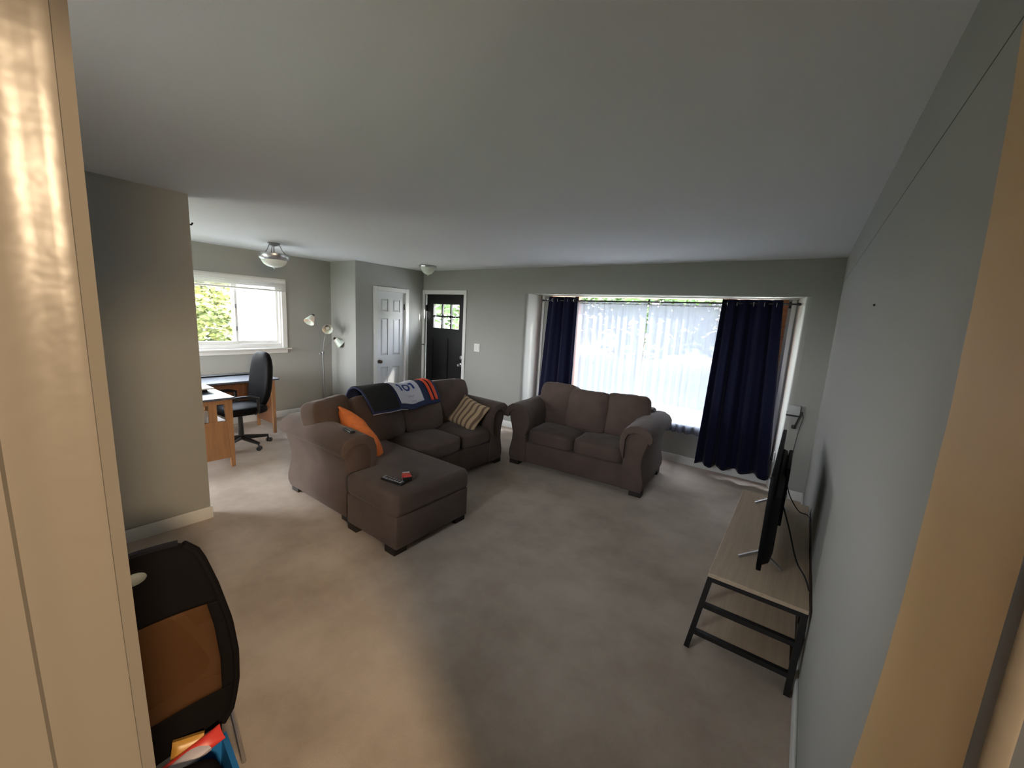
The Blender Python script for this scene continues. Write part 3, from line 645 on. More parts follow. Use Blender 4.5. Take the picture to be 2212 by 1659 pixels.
glyph('faint_print', [[(0.02 + 0.02 * k, 0.71 + 0.04 * (k % 2)), (0.05 + 0.02 * k, 0.77 - 0.03 * (k % 2))] for k in range(4)], M_faint, wp, 0.010)
glyph('faint_print', [[(0.06, 0.84), (0.12, 0.855)]], M_faint, wp, 0.010)

op = obj('throw_pillow', pillow(0.56, 0.40, 0.17, 18, 0.012, 3.3), M_orange)
e1 = Vector((0.925, 0.0, -0.38)); e2 = Vector((0.33, -0.50, 0.80)); e2 = (e2 - e1 * e2.dot(e1)).normalized(); e3 = e1.cross(e2)
mw = Matrix((e1, e2, e3)).transposed().to_4x4(); mw.translation = Vector((-3.06, 1.99, 0.585)); op.matrix_world = mw
tag(op, 'plain orange throw pillow leaning inside the sectional arm', 'pillow')
sp = obj('throw_pillow', pillow(0.42, 0.36, 0.11, 18, 0.010, 8.1), M_striped)
sp.matrix_world = T(-3.0, 3.31, 0.60, 0, 0, 0) @ Matrix.Rotation(math.radians(4), 4, 'Z') @ Matrix.Rotation(math.radians(52), 4, 'X') @ Matrix.Rotation(math.radians(-14), 4, 'Z')
tag(sp, 'beige throw pillow with wavy brown stripes at the sofa corner', 'pillow')

def remote(name, label, loc, rz, L, Wd, Tk, body, face, keys, rx=0.0, ry=0.0):
    t = thing(name, label, 'remote control', loc); t.rotation_euler = (rx, ry, rz)
    bm = NB(); box(bm, -Wd / 2, Wd / 2, -L / 2, L / 2, 0, Tk); bevel(bm, Tk * 0.35, 3); obj('case', bm, body, t)
    bx('keypad', face, t, -Wd * 0.40, Wd * 0.40, -L * 0.44, L * 0.46, Tk - 0.001, Tk + 0.0012)
    for j in range(keys):
        for i in range(3): bx('key', M_black if face is not M_black else M_grey, t, -Wd * 0.30 + i * Wd * 0.22, -Wd * 0.30 + i * Wd * 0.22 + Wd * 0.15, -L * 0.38 + j * L * 0.8 / keys, -L * 0.38 + (j + 0.6) * L * 0.8 / keys, Tk, Tk + 0.003)
    return t
remote('remote_control', 'slim dark remote lying on the rolled sofa arm', (-2.83, 1.725, 0.748), math.radians(82), 0.15, 0.042, 0.016, M_black, M_black, 5)
remote('remote_control', 'silver faced remote lying on the chaise cushion', (-2.295, 1.745, 0.477), math.radians(98), 0.20, 0.05, 0.02, M_black, mat('silver_face', (0.42, 0.42, 0.44, 1), 0.35, metal=0.3), 6)
gd = thing('tape_measure', 'small orange and black tape measure next to the silver remote', 'tape measure', (-2.26, 1.84, 0.477), math.radians(60))
bx('case', M_red, gd, -0.032, 0.032, -0.05, 0.03, 0, 0.045, 0.012, 3)
bx('grip', M_black, gd, -0.034, 0.034, -0.052, -0.036, 0.004, 0.038, 0.004, 2)
bm = NB(); lathe(bm, [(0, 0), (0.018, 0), (0.018, 0.003), (0, 0.003)], 18, T(0.032, -0.008, 0.022, 0, PI / 2)); obj('side_disc', bm, M_black, gd)
bx('belt_clip', M_film, gd, -0.026, 0.026, 0.018, 0.034, 0.03, 0.049, 0.004, 2)

# ------------------------------------------------------------------ TV stand, TV and cables
ts = thing('tv_stand', 'low tv bench with pale oak boards on a black steel frame', 'tv stand', (-0.035, 2.85, 0))
SX0, SX1, SY0, SY1, SZ = -0.205, 0.217, -0.70, 0.69, 0.47
bx('top_board', M_oak, ts, SX0, SX1, SY0, SY1, SZ - 0.022, SZ, 0.002, 1)
for zz in (0.28, 0.112): bx('shelf', M_oak, ts, SX0 + 0.012 - (0.285 - zz) * 0.10, SX1 - 0.03, SY0 + 0.03, SY1 - 0.03, zz - 0.014, zz + 0.006)
def bar(bm, p, q, w):
    p, q = Vector(p), Vector(q); d = (q - p); u, v = frame_dirs(d)
    a = [bm.verts.new(p + u * w / 2 * i + v * w / 2 * j) for i, j in ((-1, -1), (1, -1), (1, 1), (-1, 1))]
    b = [bm.verts.new(q + u * w / 2 * i + v * w / 2 * j) for i, j in ((-1, -1), (1, -1), (1, 1), (-1, 1))]
    for k in range(4): bm.faces.new((a[k], a[(k + 1) % 4], b[(k + 1) % 4], b[k]))
    bm.faces.new(a[::-1]); bm.faces.new(b)
for yy in (SY0 + 0.014, SY1 - 0.014):
    fx = lambda z: SX0 + 0.012 - (0.445 - z) * 0.15
    for (p, q) in (((fx(0.002), yy, 0.002), (fx(0.448), yy, 0.448)), ((SX1 - 0.022, yy, 0.002), (SX1 - 0.012, yy, 0.448))):
        bm = NB(); bar(bm, p, q, 0.026); obj('leg', bm, M_blackmetal, ts, False)
    for zz in (0.437, 0.277, 0.108):
        bm = NB(); bar(bm, (fx(zz), yy, zz), (SX1 - 0.016, yy, zz), 0.025); obj('rail', bm, M_blackmetal, ts, False)
bm = NB(); bar(bm, (SX1 - 0.014, SY0, 0.437), (SX1 - 0.014, SY1, 0.437), 0.022); obj('rail', bm, M_blackmetal, ts, False)
wb = thing('game_console', 'slim white box on the tv bench shelf showing one edge', 'box', (-0.2, 2.95, 0.2865))
bx('case', M_white, wb, -0.065, 0.12, -0.13, 0.13, 0.0, 0.045, 0.006, 2); bx('vent', M_grey, wb, -0.0655, -0.064, -0.10, 0.10, 0.018, 0.022)

tv = thing('flat_tv', 'large flat television on silver feet seen edge on from behind', 'television', (-0.037, 2.88, 0.475))
bx('panel', M_tv, tv, -0.010, 0.012, -0.625, 0.575, 0.045, 0.548, 0.004, 2)
bx('screen', mat('tv_screen', (0.004, 0.004, 0.005, 1), 0.12), tv, -0.0115, -0.0095, -0.612, 0.563, 0.06, 0.538)
bm = NB(); prism(bm, [(0.010, -0.585), (0.040, -0.53), (0.050, -0.40), (0.050, 0.36), (0.040, 0.49), (0.010, 0.54)], 0.05, 0.42, 'z'); bevel(bm, 0.012, 3); obj('rear_housing', bm, M_tvback, tv)
bx('connector_box', M_tvback, tv, 0.045, 0.066, -0.12, 0.36, 0.10, 0.46, 0.006, 2)
for yy in (-0.41, 0.47):
    f = []
    for sgn in (-1, 1):
        bm = NB(); bar(bm, (0.0, yy, 0.055), (sgn * 0.10 - 0.0, yy - 0.055, 0.006), 0.012); obj('foot', bm, M_steel, tv, False)
def cord(name, pts, r, label, ma=M_black, plug=None):
    P = [Vector(p) for p in pts]; out = []
    for i in range(len(P) - 1):
        p0, p1, p2, p3 = P[max(i - 1, 0)], P[i], P[i + 1], P[min(i + 2, len(P) - 1)]
        for k in range(8):
            t = k / 8
            out.append(0.5 * ((2 * p1) + (-p0 + p2) * t + (2 * p0 - 5 * p1 + 4 * p2 - p3) * t * t + (-p0 + 3 * p1 - 3 * p2 + p3) * t ** 3))
    out.append(P[-1]); bm = NB(); tube(bm, out, r, 8)
    o = obj(name, bm, ma); tag(o, label, 'cable'); return o
cord('power_cord', [(0.02, 2.75, 0.72), (0.07, 2.70, 0.60), (0.12, 2.55, 0.50), (0.165, 2.42, 0.48), (0.184, 2.30, 0.45), (0.187, 2.24, 0.30), (0.187, 2.3, 0.12), (0.185, 2.45, 0.012)], 0.004, 'thick black cable drooping from the television over the bench edge')
cord('aerial_cable', [(0.025, 3.22, 0.70), (0.06, 3.25, 0.60), (0.12, 3.3, 0.50), (0.175, 3.32, 0.478), (0.187, 3.15, 0.46), (0.187, 2.85, 0.45), (0.186, 2.7, 0.30), (0.186, 2.6, 0.01)], 0.0035, 'black cable crossing the far end of the tv bench to the wall')
cord('thin_wire', [(0.062, 4.94, 0.92), (0.075, 4.935, 0.87), (0.055, 4.935, 0.7), (0.04, 4.935, 0.45), (0.03, 4.93, 0.25), (0.06, 4.92, 0.012)], 0.0025, 'thin grey wire hanging down the wall from the black bracket', mat('wire_grey', (0.06, 0.06, 0.06, 1), 0.5))
wbk = thing('wall_bracket', 'small black triangular bracket on the wall beside the window', 'bracket', (0.0, YB, 0.88))
bx('bar', M_black, wbk, -0.068, 0.05, -0.05, -0.0, 0.0, 0.014, 0.003, 1)
bm = NB(); bar(bm, (0.06, -0.025, 0.055), (0.02, -0.025, -0.105), 0.016); obj('brace', bm, M_black, wbk, False)
bm = NB(); lathe(bm, [(0, -0.02), (0.018, -0.018), (0.02, 0), (0.018, 0.018), (0, 0.02)], 14, T(0.012, -0.025, -0.108)); obj('knob', bm, M_black, wbk)
rt = thing('white_router', 'small white box resting on the black wall bracket', 'router', (0.0, YB - 0.03, 0.894))
bx('case', mat('pale_grey_plastic', (0.42, 0.44, 0.44, 1), 0.4), rt, -0.062, 0.045, -0.02, 0.018, 0, 0.10, 0.008, 3); bx('port', M_black, rt, -0.066, -0.060, -0.006, 0.006, 0.02, 0.03)

# ------------------------------------------------------------------ desks, office chair, things on them
def desk_end(root, x, y0, y1, ztop, face, panel_z):
    """mission style end: two tapered legs, rail, slat, lower panel; the plane is x = const"""
    for yy, s in ((y0, 1), (y1, -1)):
        bm = NB(); prism(bm, [(yy, 0.0), (yy + s * 0.035, 0.0), (yy + s * 0.07, ztop), (yy, ztop)], x - 0.018, x + 0.018, 'x'); obj('leg', bm, M_beech, root, False)
    bx('rail', M_beech, root, x - 0.014, x + 0.014, y0 + 0.06, y1 - 0.06, ztop - 0.05, ztop)
    bx('lower_panel', M_beech, root, x - 0.010, x + 0.010, y0 + 0.04, y1 - 0.04, panel_z[0], panel_z[1])
    bx('panel_rail', M_beech, root, x - 0.014, x + 0.014, y0 + 0.05, y1 - 0.05, panel_z[1] - 0.05, panel_z[1])
k2 = thing('writing_desk', 'dark topped desk with slatted end panel standing against the partition', 'desk', (-5.0, 1.15, 0))
bx('desktop', M_desktop, k2, -0.40, 0.35, -0.42, 0.42, 0.727, 0.75, 0.003, 1)
desk_end(k2, 0.29, -0.40, 0.405, 0.727, None, (0.10, 0.50))
for yy in (-0.24, -0.08, 0.08, 0.235): bx('slat', M_beech, k2, 0.28, 0.30, yy - 0.035, yy + 0.035, 0.49, 0.69)
bx('shelf', M_oak, k2, -0.36, 0.28, -0.36, 0.36, 0.47, 0.49)
desk_end(k2, -0.34, -0.40, 0.405, 0.727, None, (0.10, 0.50))
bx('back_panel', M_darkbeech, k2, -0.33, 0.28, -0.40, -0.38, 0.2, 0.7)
k1 = thing('computer_desk', 'long dark topped wooden desk below the sliding window', 'desk', (-5.83, 1.65, 0))
bx('desktop', M_desktop, k1, -0.40, 0.28, -0.80, 0.745, 0.727, 0.75, 0.003, 1)
for yy in (0.69, -0.74):
    for x, s in ((0.23, -1), (-0.30, 1)):
        bm = NB(); prism(bm, [(x, 0.0), (x + s * 0.03, 0.0), (x + s * 0.06, 0.727), (x, 0.727)], yy - 0.018, yy + 0.018, 'y'); obj('leg', bm, M_beech, k1, False)
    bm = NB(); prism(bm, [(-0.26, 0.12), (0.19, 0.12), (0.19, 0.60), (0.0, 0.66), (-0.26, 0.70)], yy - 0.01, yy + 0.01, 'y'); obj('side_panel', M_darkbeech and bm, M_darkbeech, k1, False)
bx('apron', M_beech, k1, -0.26, 0.22, 0.68, 0.70, 0.69, 0.727)
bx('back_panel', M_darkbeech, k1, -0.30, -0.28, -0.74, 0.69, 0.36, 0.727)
bx('shelf', M_beech, k1, -0.28, 0.10, -0.72, 0.68, 0.34, 0.36)
tag(bx('desk_tray', M_black, None, -6.13, -6.02, 1.2, 2.33, 0.75, 0.772, 0.006, 2), 'flat black tray strip along the back of the long desk', 'tray')
lp = thing('laptop', 'pale closed laptop raised on a black stand on the near desk', 'laptop', (-5.18, 1.30, 0.75))
bm = NB(); prism(bm, [(-0.13, 0.0), (0.12, 0.0), (0.10, 0.02), (-0.13, 0.035)], -0.16, 0.16, 'y'); obj('stand', bm, M_black, lp, False)
bx('body', M_white, lp, -0.17, 0.18, -0.24, 0.20, 0.036, 0.052, 0.004, 2)
oc = thing('office_chair', 'black high back swivel office chair between the desks', 'chair', (-5.30, 1.83, 0), math.radians(4))
bm = NB()
prof = [(0.0, 0.0), (0.19, 0.03), (0.225, 0.2), (0.215, 0.42), (0.17, 0.59), (0.08, 0.65), (0.0, 0.655)]
bmk = soft(0.44, 0.68, 0.10, 14, 3.6, 0.02, 0.003, 3.0)
for v in bmk.verts:
    t = (v.co.y + 0.34) / 0.68
    v.co.x *= 0.86 + 0.14 * math.sin(PI * min(1, max(0, t)) ** 0.8); v.co.z += 0.09 * (t - 0.35) ** 2 - 0.04 * (1 - (v.co.x / 0.22) ** 2) * 0.5
xf(bmk, bmk.verts, T(0, 0.245, 0.80, math.radians(80))); bm.free()
obj('backrest', bmk, M_chair, oc, True, 180)
obj('seat', soft(0.48, 0.48, 0.10, 12, 4.5, 0.02, 0.003, 7.0, T(0, 0.0, 0.47)), M_chair, oc, True, 180)
bm = NB(); tube(bm, [(0, 0.05, 0.42), (0, 0.2, 0.43), (0, 0.27, 0.5), (0, 0.285, 0.66)], 0.02, 8); obj('back_support', bm, M_black, oc)
bm = NB(); tube(bm, [(0, 0, 0.09), (0, 0, 0.43)], [0.032, 0.022], 12); obj('gas_column', bm, M_black, oc)
for s in (-1, 1):
    bm = NB(); tube(bm, [(s * 0.2, 0.08, 0.43), (s * 0.27, 0.08, 0.47), (s * 0.275, 0.08, 0.63), (s * 0.27, 0.0, 0.65), (s * 0.265, -0.16, 0.65)], 0.018, 8); obj('armrest', bm, M_black, oc)
for k in range(5):
    a = 2 * PI * k / 5 + 0.20
    bm = NB(); tube(bm, [(0.02 * math.cos(a), 0.02 * math.sin(a), 0.115), (0.29 * math.cos(a), 0.29 * math.sin(a), 0.085)], [0.03, 0.018], 8); o = obj('leg', bm, M_black, oc)
    bm = NB()
    for q in (-0.016, 0.016): lathe(bm, [(0, -0.010), (0.026, -0.009), (0.028, 0), (0.026, 0.009), (0, 0.010)], 16, T(0.30 * math.cos(a), 0.30 * math.sin(a), 0.028) @ Matrix.Rotation(a + 0.6, 4, 'Z') @ T(0, q, 0, PI / 2))
    tube(bm, [(0.295 * math.cos(a), 0.295 * math.sin(a), 0.03), (0.285 * math.cos(a), 0.285 * math.sin(a), 0.085)], 0.009, 8); obj('caster', bm, M_black, o)

# ------------------------------------------------------------------ lamps
c1_ = thing('ceiling_lamp', 'semi flush ceiling lamp hung on rods below the desk area ceiling', 'ceiling light', (-5.34, 2.30, H))
bm = NB(); lathe(bm, [(0, 0), (0.065, 0), (0.068, -0.012), (0.04, -0.028), (0.012, -0.036), (0, -0.036)], 28); obj('canopy', bm, M_grey, c1_)
bm = NB(); tube(bm, [(0, 0, -0.03), (0, 0, -0.29)], 0.008, 10); obj('stem', bm, M_grey, c1_)
for k in range(3):
    a = 2 * PI * k / 3 + 0.9
    P = [(r * math.cos(a), r * math.sin(a), z) for r, z in ((0.05, -0.02), (0.07, -0.035), (0.09, -0.08), (0.125, -0.125), (0.158, -0.14), (0.166, -0.165))]
    bm = NB(); tube(bm, P, 0.0045, 8); obj('rod', bm, M_grey, c1_)
bm = NB(); lathe(bm, [(0.135, -0.135), (0.172, -0.130), (0.174, -0.15), (0.165, -0.18), (0.142, -0.20), (0.130, -0.19)], 40)
obj('rim', bm, M_steel, c1_)
bm = NB(); lathe(bm, [(0.146, -0.162), (0.143, -0.19), (0.134, -0.22), (0.113, -0.25), (0.078, -0.272), (0.035, -0.284), (0, -0.287), (0, -0.280), (0.035, -0.277), (0.076, -0.265), (0.108, -0.244), (0.128, -0.216), (0.137, -0.188), (0.140, -0.162)], 40); obj('glass_bowl', bm, M_frost, c1_, True, 60)
bm = NB(); lathe(bm, [(0, -0.28), (0.012, -0.285), (0.014, -0.293), (0.006, -0.302), (0, -0.304)], 14); obj('finial', bm, M_steel, c1_)
c2_ = thing('ceiling_lamp', 'small flush dome ceiling lamp above the front door', 'ceiling light', (-4.92, 4.37, H))
bm = NB(); lathe(bm, [(0, 0), (0.128, 0), (0.134, -0.012), (0.129, -0.028), (0.113, -0.034), (0.113, -0.02), (0, -0.02)], 36); obj('rim', bm, M_steel, c2_)
bm = NB(); lathe(bm, [(0.113, -0.024), (0.109, -0.05), (0.092, -0.085), (0.062, -0.118), (0.027, -0.135), (0, -0.139), (0, -0.13), (0.026, -0.127), (0.058, -0.11), (0.088, -0.08), (0.104, -0.048), (0.106, -0.024)], 36); obj('glass_bowl', bm, M_frost, c2_, True, 60)
bm = NB(); lathe(bm, [(0, -0.134), (0.010, -0.139), (0.011, -0.146), (0.004, -0.155), (0, -0.157)], 14); obj('finial', bm, M_steel, c2_)

fl = thing('floor_lamp', 'grey pole floor lamp with three white cone shades in the corner', 'floor lamp', (-6.15, 3.33, 0))
bm = NB(); lathe(bm, [(0, 0), (0.125, 0), (0.13, 0.012), (0.11, 0.024), (0.02, 0.03), (0, 0.03)], 28); obj('base', bm, M_grey, fl)
bm = NB(); tube(bm, [(0, 0, 0.02), (0, -0.01, 0.99)], 0.011, 10); obj('pole', bm, M_grey, fl)
bm = NB(); lathe(bm, [(0, -0.02), (0.022, -0.018), (0.026, 0), (0.022, 0.018), (0, 0.02)], 14, T(0, -0.01, 0.995)); tube(bm, [(0, -0.04, 0.99), (0.02, -0.075, 0.985)], [0.008, 0.010], 8); obj('hub', bm, M_grey, fl)
heads = [((0.0, -0.155, 1.575), (0.25, -0.55, -0.65)), ((0.05, 0.035, 1.415), (0.9, -0.42, -0.30)), ((0.04, 0.165, 1.225), (0.30, 0.62, -0.62))]
for top, d in heads:
    d = Vector(d).normalized(); top = Vector(top)
    midp = Vector((top.x * 0.5, top.y * 0.4, (0.99 + top.z) / 2))
    bm = NB(); tube(bm, [(0, -0.01, 0.99), (top.x * 0.2, top.y * 0.12 - 0.005, 0.99 + (top.z - 0.99) * 0.35), midp + Vector((0, 0, 0.05)), top], 0.004, 8); obj('arm', bm, M_grey, fl)
    q = d.to_track_quat('Z', 'Y').to_matrix().to_4x4(); Mx = Matrix.Translation(top) @ q
    bm = NB(); lathe(bm, [(0, -0.02), (0.018, -0.016), (0.022, 0.0), (0.022, 0.022), (0, 0.022)], 16, Mx); sk = obj('socket', bm, M_dark, fl)
    bm = NB(); lathe(bm, [(0.024, 0.012), (0.034, 0.02), (0.052, 0.07), (0.072, 0.125), (0.076, 0.138), (0.0725, 0.138), (0.069, 0.125), (0.049, 0.07), (0.031, 0.024), (0.022, 0.016)], 24, Mx); obj('lamp_shade', bm, M_frost, fl, True, 60)
    bm = NB(); lathe(bm, [(0, 0.02), (0.014, 0.022), (0.016, 0.045), (0.028, 0.075), (0.026, 0.092), (0.012, 0.104), (0, 0.106)], 16, Mx); obj('bulb', bm, M_white, fl)

# ------------------------------------------------------------------ wall fittings
sw_ = thing('light_switch', 'white double light switch plate next to the front door', 'light switch', (-4.342, YB, 1.195))
bx('plate', M_white, sw_, -0.062, 0.062, -0.008, 0, -0.066, 0.066, 0.003, 2)
for x in (-0.024, 0.024): bx('rocker', M_white, sw_, x - 0.016, x + 0.016, -0.012, -0.006, -0.033, 0.033, 0.002, 1)
ot = thing('wall_outlet', 'white wall outlet low in the window recess behind the curtain', 'outlet', (-0.112, 5.16, 0.36))
bx('plate', M_white, ot, -0.008, 0.004, -0.035, 0.035, -0.057, 0.057, 0.003, 2); bx('plug', M_black, ot, -0.035, -0.006, -0.015, 0.015, -0.045, -0.01, 0.004, 2)
bm = NB(); lathe(bm, [(0, 0), (0.004, 0.001), (0.0045, 0.006), (0, 0.008)], 10, T(XR, 2.125, 1.84, 0, -PI / 2)); tag(obj('wall_nail', bm, M_dark), 'tiny nail in the long wall above the tv bench', 'nail')
bm = NB(); tube(bm, [(XW - 0.04, YW, 2.243), (XW - 0.04, YW + 0.02, 2.243), (XW - 0.04, YW + 0.028, 2.258)], 0.006, 8); tag(obj('wall_hook', bm, M_dark), 'small dark hook high on the partition wall end', 'hook')

# ------------------------------------------------------------------ folding chair and bin by the doorway
fc = thing('folding_chair', 'black folding camp chair with brown mesh back beside the doorway', 'chair', (-1.5, 0.205, 0), math.radians(4))
def backy(z):                                  # half width of the fabric back at height z
    pts = [(0.20, 0.205), (0.24, 0.235), (0.34, 0.255), (0.46, 0.257), (0.60, 0.242), (0.77, 0.205), (0.90, 0.168), (0.945, 0.145), (0.965, 0.11)]
    for (a, b), (c, d) in zip(pts, pts[1:]):
        if z <= c: return b + (d - b) * (z - a) / (c - a)
    return pts[-1][1]
def backx(u, z): return 0.035 * (z - 0.2) - 0.05 * (1 - u * u) * math.sin(PI * min(1, (z - 0.1) / 0.95))
def fabric(name, ma, u0, u1, z0, z1, off, nu=16, nz=24, th=0.006, rows=None):
    bm = NB(); g = []
    for j in range(nz + 1):
        z = z0 + (z1 - z0) * j / nz
        g.append([bm.verts.new((backx(u0 + (u1 - u0) * i / nu, z) + off, (u0 + (u1 - u0) * i / nu) * backy(z), z)) for i in range(nu + 1)])
    for j in range(nz):
        for i in range(nu): bm.faces.new((g[j][i], g[j][i + 1], g[j + 1][i + 1], g[j + 1][i]))
    o = obj(name, bm, ma, fc, True, 180); md = o.modifiers.new('thickness', 'SOLIDIFY'); md.thickness = th; md.offset = 0
    return o
UZ0, UZ1, UM = 0.335, 0.70, 0.84
fabric('back_fabric', M_blackcloth, -1, 1, UZ1, 0.965, 0)
fabric('back_fabric', M_blackcloth, -1, 1, 0.20, UZ0, 0)
fabric('back_fabric', M_blackcloth, UM, 1, UZ0 - 0.002, UZ1 + 0.002, 0, 4)
fabric('back_fabric', M_blackcloth, -1, -UM, UZ0 - 0.002, UZ1 + 0.002, 0, 4)
fabric('mesh_panel', M_mesh, -UM, UM, UZ0, UZ1, 0, 14, 20, 0.001)
bm = NB()
for s in (-1, 1):
    tube(bm, [(backx(s, z) + 0.0, s * (backy(z) + 0.002), z) for z in [0.2 + 0.755 * k / 20 for k in range(21)]], 0.011, 8)
tube(bm, [(backx(u, 0.962), u * backy(0.962), 0.962 + 0.003 * (1 - u * u)) for u in [-1 + k / 8 for k in range(17)]], 0.012, 8)
obj('back_piping', bm, M_blackcloth, fc)
bm = NB(); n = 24
c = bm.verts.new((backx(0, 0.888) + 0.006, 0.012, 0.888)); rg = [bm.verts.new((backx(0.1, 0.888) + 0.006, 0.012 + 0.03 * math.cos(2 * PI * k / n), 0.888 + 0.019 * math.sin(2 * PI * k / n))) for k in range(n)]
for k in range(n): bm.faces.new((c, rg[k], rg[(k + 1) % n]))
o = obj('badge', bm, M_badge, fc); md = o.modifiers.new('thickness', 'SOLIDIFY'); md.thickness = 0.004
bm = soft(0.46, 0.44, 0.02, 10, 6, -0.006, 0.002, 2.0, T(-0.27, 0, 0.40)); obj('seat', bm, M_blackcloth, fc, True, 180)
for s in (-1, 1):
    bm = NB(); tube(bm, [(-0.03, s * 0.215, 0.72), (-0.03, s * 0.23, 0.42), (0.0, s * 0.238, 0.22), (0.04, s * 0.25, 0.01)], 0.0085, 8); obj('leg', bm, M_steel, fc)
    bm = NB(); tube(bm, [(-0.48, s * 0.195, 0.60), (-0.48, s * 0.23, 0.01)], 0.009, 8); obj('leg', bm, M_steel, fc)
    bm = NB(); tube(bm, [(-0.48, s * 0.24, 0.03), (0.0, s * 0.243, 0.40)], 0.007, 8); obj('cross_brace', bm, M_steel, fc)
    bx('armrest', M_blackcloth, fc, -0.50, -0.04, s * 0.195 - 0.03, s * 0.195 + 0.03, 0.60, 0.62, 0.006, 2)
    bm = NB(); tube(bm, [(0.012, s * 0.19, 0.215), (0.02, s * 0.185, 0.15)], 0.010, 8); obj('strap', bm, M_blackcloth, fc)
bn = thing('storage_bin', 'bright blue open plastic bin on the floor under the chair', 'bin', (-1.38, 0.195, 0), math.radians(-6))
bm = NB(); tw, bw_, tl, bl_ = 0.10, 0.085, 0.19, 0.17; hh = 0.19
def ringv(w, l, z): return [bm.verts.new(p) for p in ((-w, -l, z), (w, -l, z), (w, l, z), (-w, l, z))]
r0 = ringv(bw_, bl_, 0.0); r1 = ringv(tw, tl, hh); r2 = ringv(tw + 0.012, tl + 0.012, hh); r3 = ringv(tw + 0.012, tl + 0.012, hh + 0.008); r4 = ringv(tw - 0.004, tl - 0.004, hh + 0.008); r5 = ringv(bw_ - 0.004, bl_ - 0.004, 0.006)
for a, b in ((r0, r1), (r1, r2), (r2, r3), (r3, r4), (r4, r5)):
    for k in range(4): bm.faces.new((a[k], a[(k + 1) % 4], b[(k + 1) % 4], b[k]))
bm.faces.new(r0[::-1]); bm.faces.new(r5); obj('tub', bm, M_blue, bn, False)
bg_ = thing('black_bag', 'black cloth bag stuffed into the blue bin', 'bag', (-1.355, 0.235, 0.045))
obj('pouch', soft(0.13, 0.25, 0.20, 10, 3.0, 0.01, 0.02, 4.0, T(0, 0, 0.105)), M_blackcloth, bg_, True, 180)
for lab, ma, loc, rot, sz, sd_ in (('red snack packet poking out of the blue bin', M_red, (-1.462, 0.285, 0.205), (0.25, 0.75, 0.12), (0.05, 0.22, 0.025), 1.0), ('mustard yellow packet poking out of the blue bin', M_yellow, (-1.485, 0.30, 0.215), (1.25, 0.15, 1.2), (0.085, 0.075, 0.022), 2.0), ('pale crinkled wrapper lying on top of the blue bin', M_film, (-1.445, 0.25, 0.203), (0.15, 0.35, 0.15), (0.05, 0.20, 0.02), 3.0)):
    o = obj('snack_packet', pillow(*sz, 10, 0.012, sd_, None, 0.02), ma); o.location = loc; o.rotation_euler = rot; tag(o, lab, 'packet')

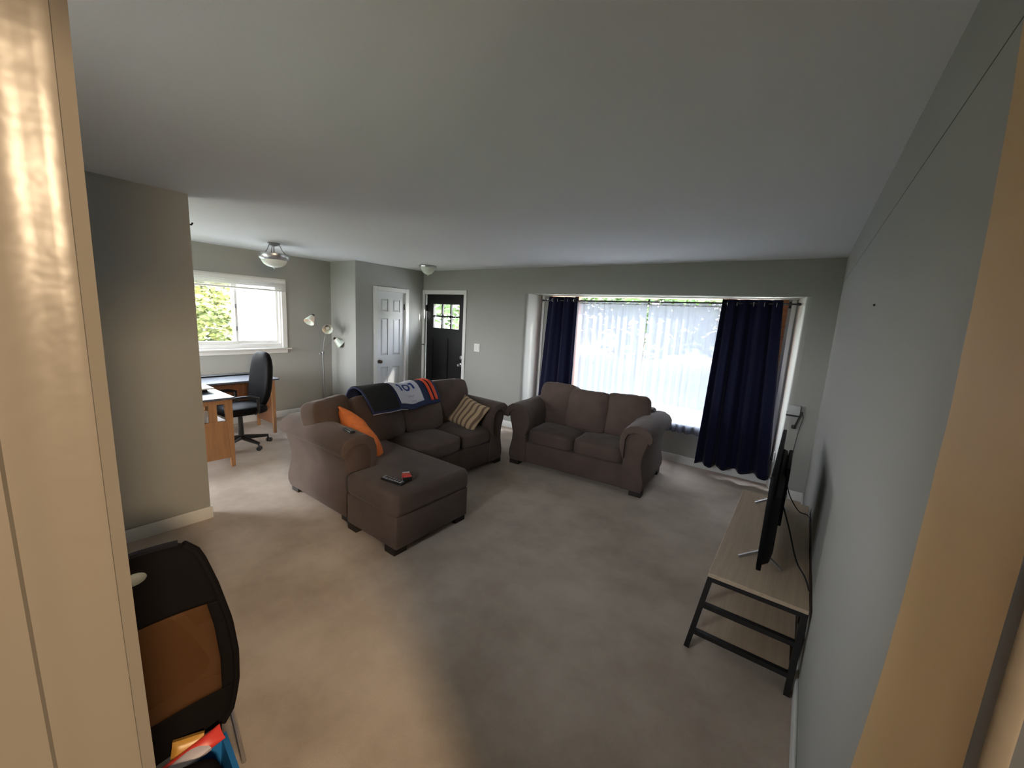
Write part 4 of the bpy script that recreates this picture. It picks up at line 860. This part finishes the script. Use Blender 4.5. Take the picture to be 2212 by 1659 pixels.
# ------------------------------------------------------------------ outside
bm = NB(); box(bm, -60, 40, -40, 70, -0.45, -0.30)
struct('lawn', bm, M_lawn, 'green lawn outside the windows', 'lawn')
bm = NB(); box(bm, -4.5, 8.0, 6.6, 10.5, -0.31, -0.28); box(bm, -9.6, -8.2, -2, 12, -0.31, -0.28)
struct('path', bm, M_conc, 'pale concrete drive and path outside', 'path')
bm = NB(); box(bm, -60, 40, 24, 30, -0.31, -0.28); struct('road', bm, M_conc, 'pale street beyond the lawn', 'road')
def tree(label, loc, h, crown, cz, n, leaf, ma, seed, trunk=0.09):
    random.seed(seed); t = thing('garden_tree', label, 'tree', loc)
    bm = NB(); tube(bm, [(0, 0, -0.02), (0.03, 0.02, h * 0.35), (-0.02, 0.03, h * 0.6), (0, 0, h * 0.85)], [trunk, trunk * 0.8, trunk * 0.55, trunk * 0.2], 10)
    for k in range(9):
        a = k * 2.4; z = h * (0.3 + 0.055 * k); L = crown[0] * (0.85 - 0.05 * k)
        tube(bm, [(0, 0, z), (L * 0.5 * math.cos(a), crown[1] * 0.45 * math.sin(a), z + 0.2 * L), (L * math.cos(a), crown[1] * 0.85 * math.sin(a), z + 0.5 * L)], [trunk * 0.4, trunk * 0.25, trunk * 0.08], 6)
    obj('trunk', bm, M_bark, t)
    vs, fs = [], []
    for k in range(n):
        while True:
            p = Vector((random.uniform(-1, 1), random.uniform(-1, 1), random.uniform(-1, 1)))
            if 0.25 < p.length < 1: break
        if noise.noise(p * 2.2 + Vector((seed, 0, 0))) < -0.18: continue
        c = Vector((p.x * crown[0], p.y * crown[1], cz + p.z * crown[2]))
        d = Vector((random.gauss(0, 1), random.gauss(0, 1), random.gauss(0, 0.7))).normalized(); u, v = frame_dirs(d)
        L = leaf * random.uniform(0.7, 1.3); b = len(vs)
        vs += [c - u * L * 0.5, c + v * L * 0.28 - d * L * 0.04, c + u * L * 0.5, c - v * L * 0.28 - d * L * 0.04]; fs.append((b, b + 1, b + 2, b + 3))
    me = bpy.data.meshes.new('foliage'); me.from_pydata([tuple(v) for v in vs], [], fs); me.materials.append(ma)
    o = bpy.data.objects.new('foliage', me); COL.objects.link(o); o.parent = t; o['kind'] = 'stuff'
    return t
tree('yellow green leafy tree outside the desk window', (-10.6, 2.9, -0.3), 3.6, (0.95, 0.80, 1.65), 2.15, 4200, 0.15, M_leafy, 3)
tree('tall green tree seen through the front door panes', (-11.0, 11.5, -0.3), 6.5, (2.2, 2.0, 2.6), 3.4, 4200, 0.26, M_leafg, 11, 0.14)
tree('broad green tree beyond the drive behind the sheer curtains', (-5.2, 15.5, -0.3), 6.0, (3.0, 2.2, 2.6), 3.2, 4200, 0.30, M_leafg, 17, 0.16)
tree('green tree across the street behind the sheer curtain gap', (-2.2, 19.5, -0.3), 6.5, (3.4, 2.4, 2.8), 3.4, 4200, 0.32, M_leafg, 23, 0.17)
tree('green tree across the lawn behind the wide navy curtain', (3.6, 16.0, -0.3), 6.0, (2.8, 2.2, 2.6), 3.2, 4200, 0.30, M_leafg, 29, 0.16)
tree('far green tree across the street above the narrow navy curtain', (-10.5, 20.5, -0.3), 7.0, (3.6, 2.4, 3.0), 3.6, 4200, 0.34, M_leafg, 31, 0.17)
nh = thing('neighbour_house', 'white clapboard house across the yard outside the desk window', 'house', (-17.5, 8.2, -0.3))
bx('wall', M_siding, nh, -3, 0, -2.6, 4.5, 0, 3.0)
bm = NB()
for k in range(20): prism(bm, [(0.0, 0.15 * k), (0.03, 0.15 * k), (0.006, 0.15 * k + 0.15), (0.0, 0.15 * k + 0.15)], -2.6, 4.5, 'y')
o = obj('clapboard', bm, M_siding, nh, False); o['kind'] = 'stuff'
bm = NB(); prism(bm, [(-3.3, 2.95), (0.35, 2.95), (-1.5, 4.3)], -2.9, 4.8, 'y'); obj('roof', bm, M_roof, nh, False)
for yy in (-1.0, 2.0):
    f = bx('window', M_trim, nh, 0.0, 0.06, yy - 0.5, yy + 0.5, 1.0, 2.3); bx('pane', M_tvback, f, 0.055, 0.065, yy - 0.42, yy + 0.42, 1.08, 2.22)
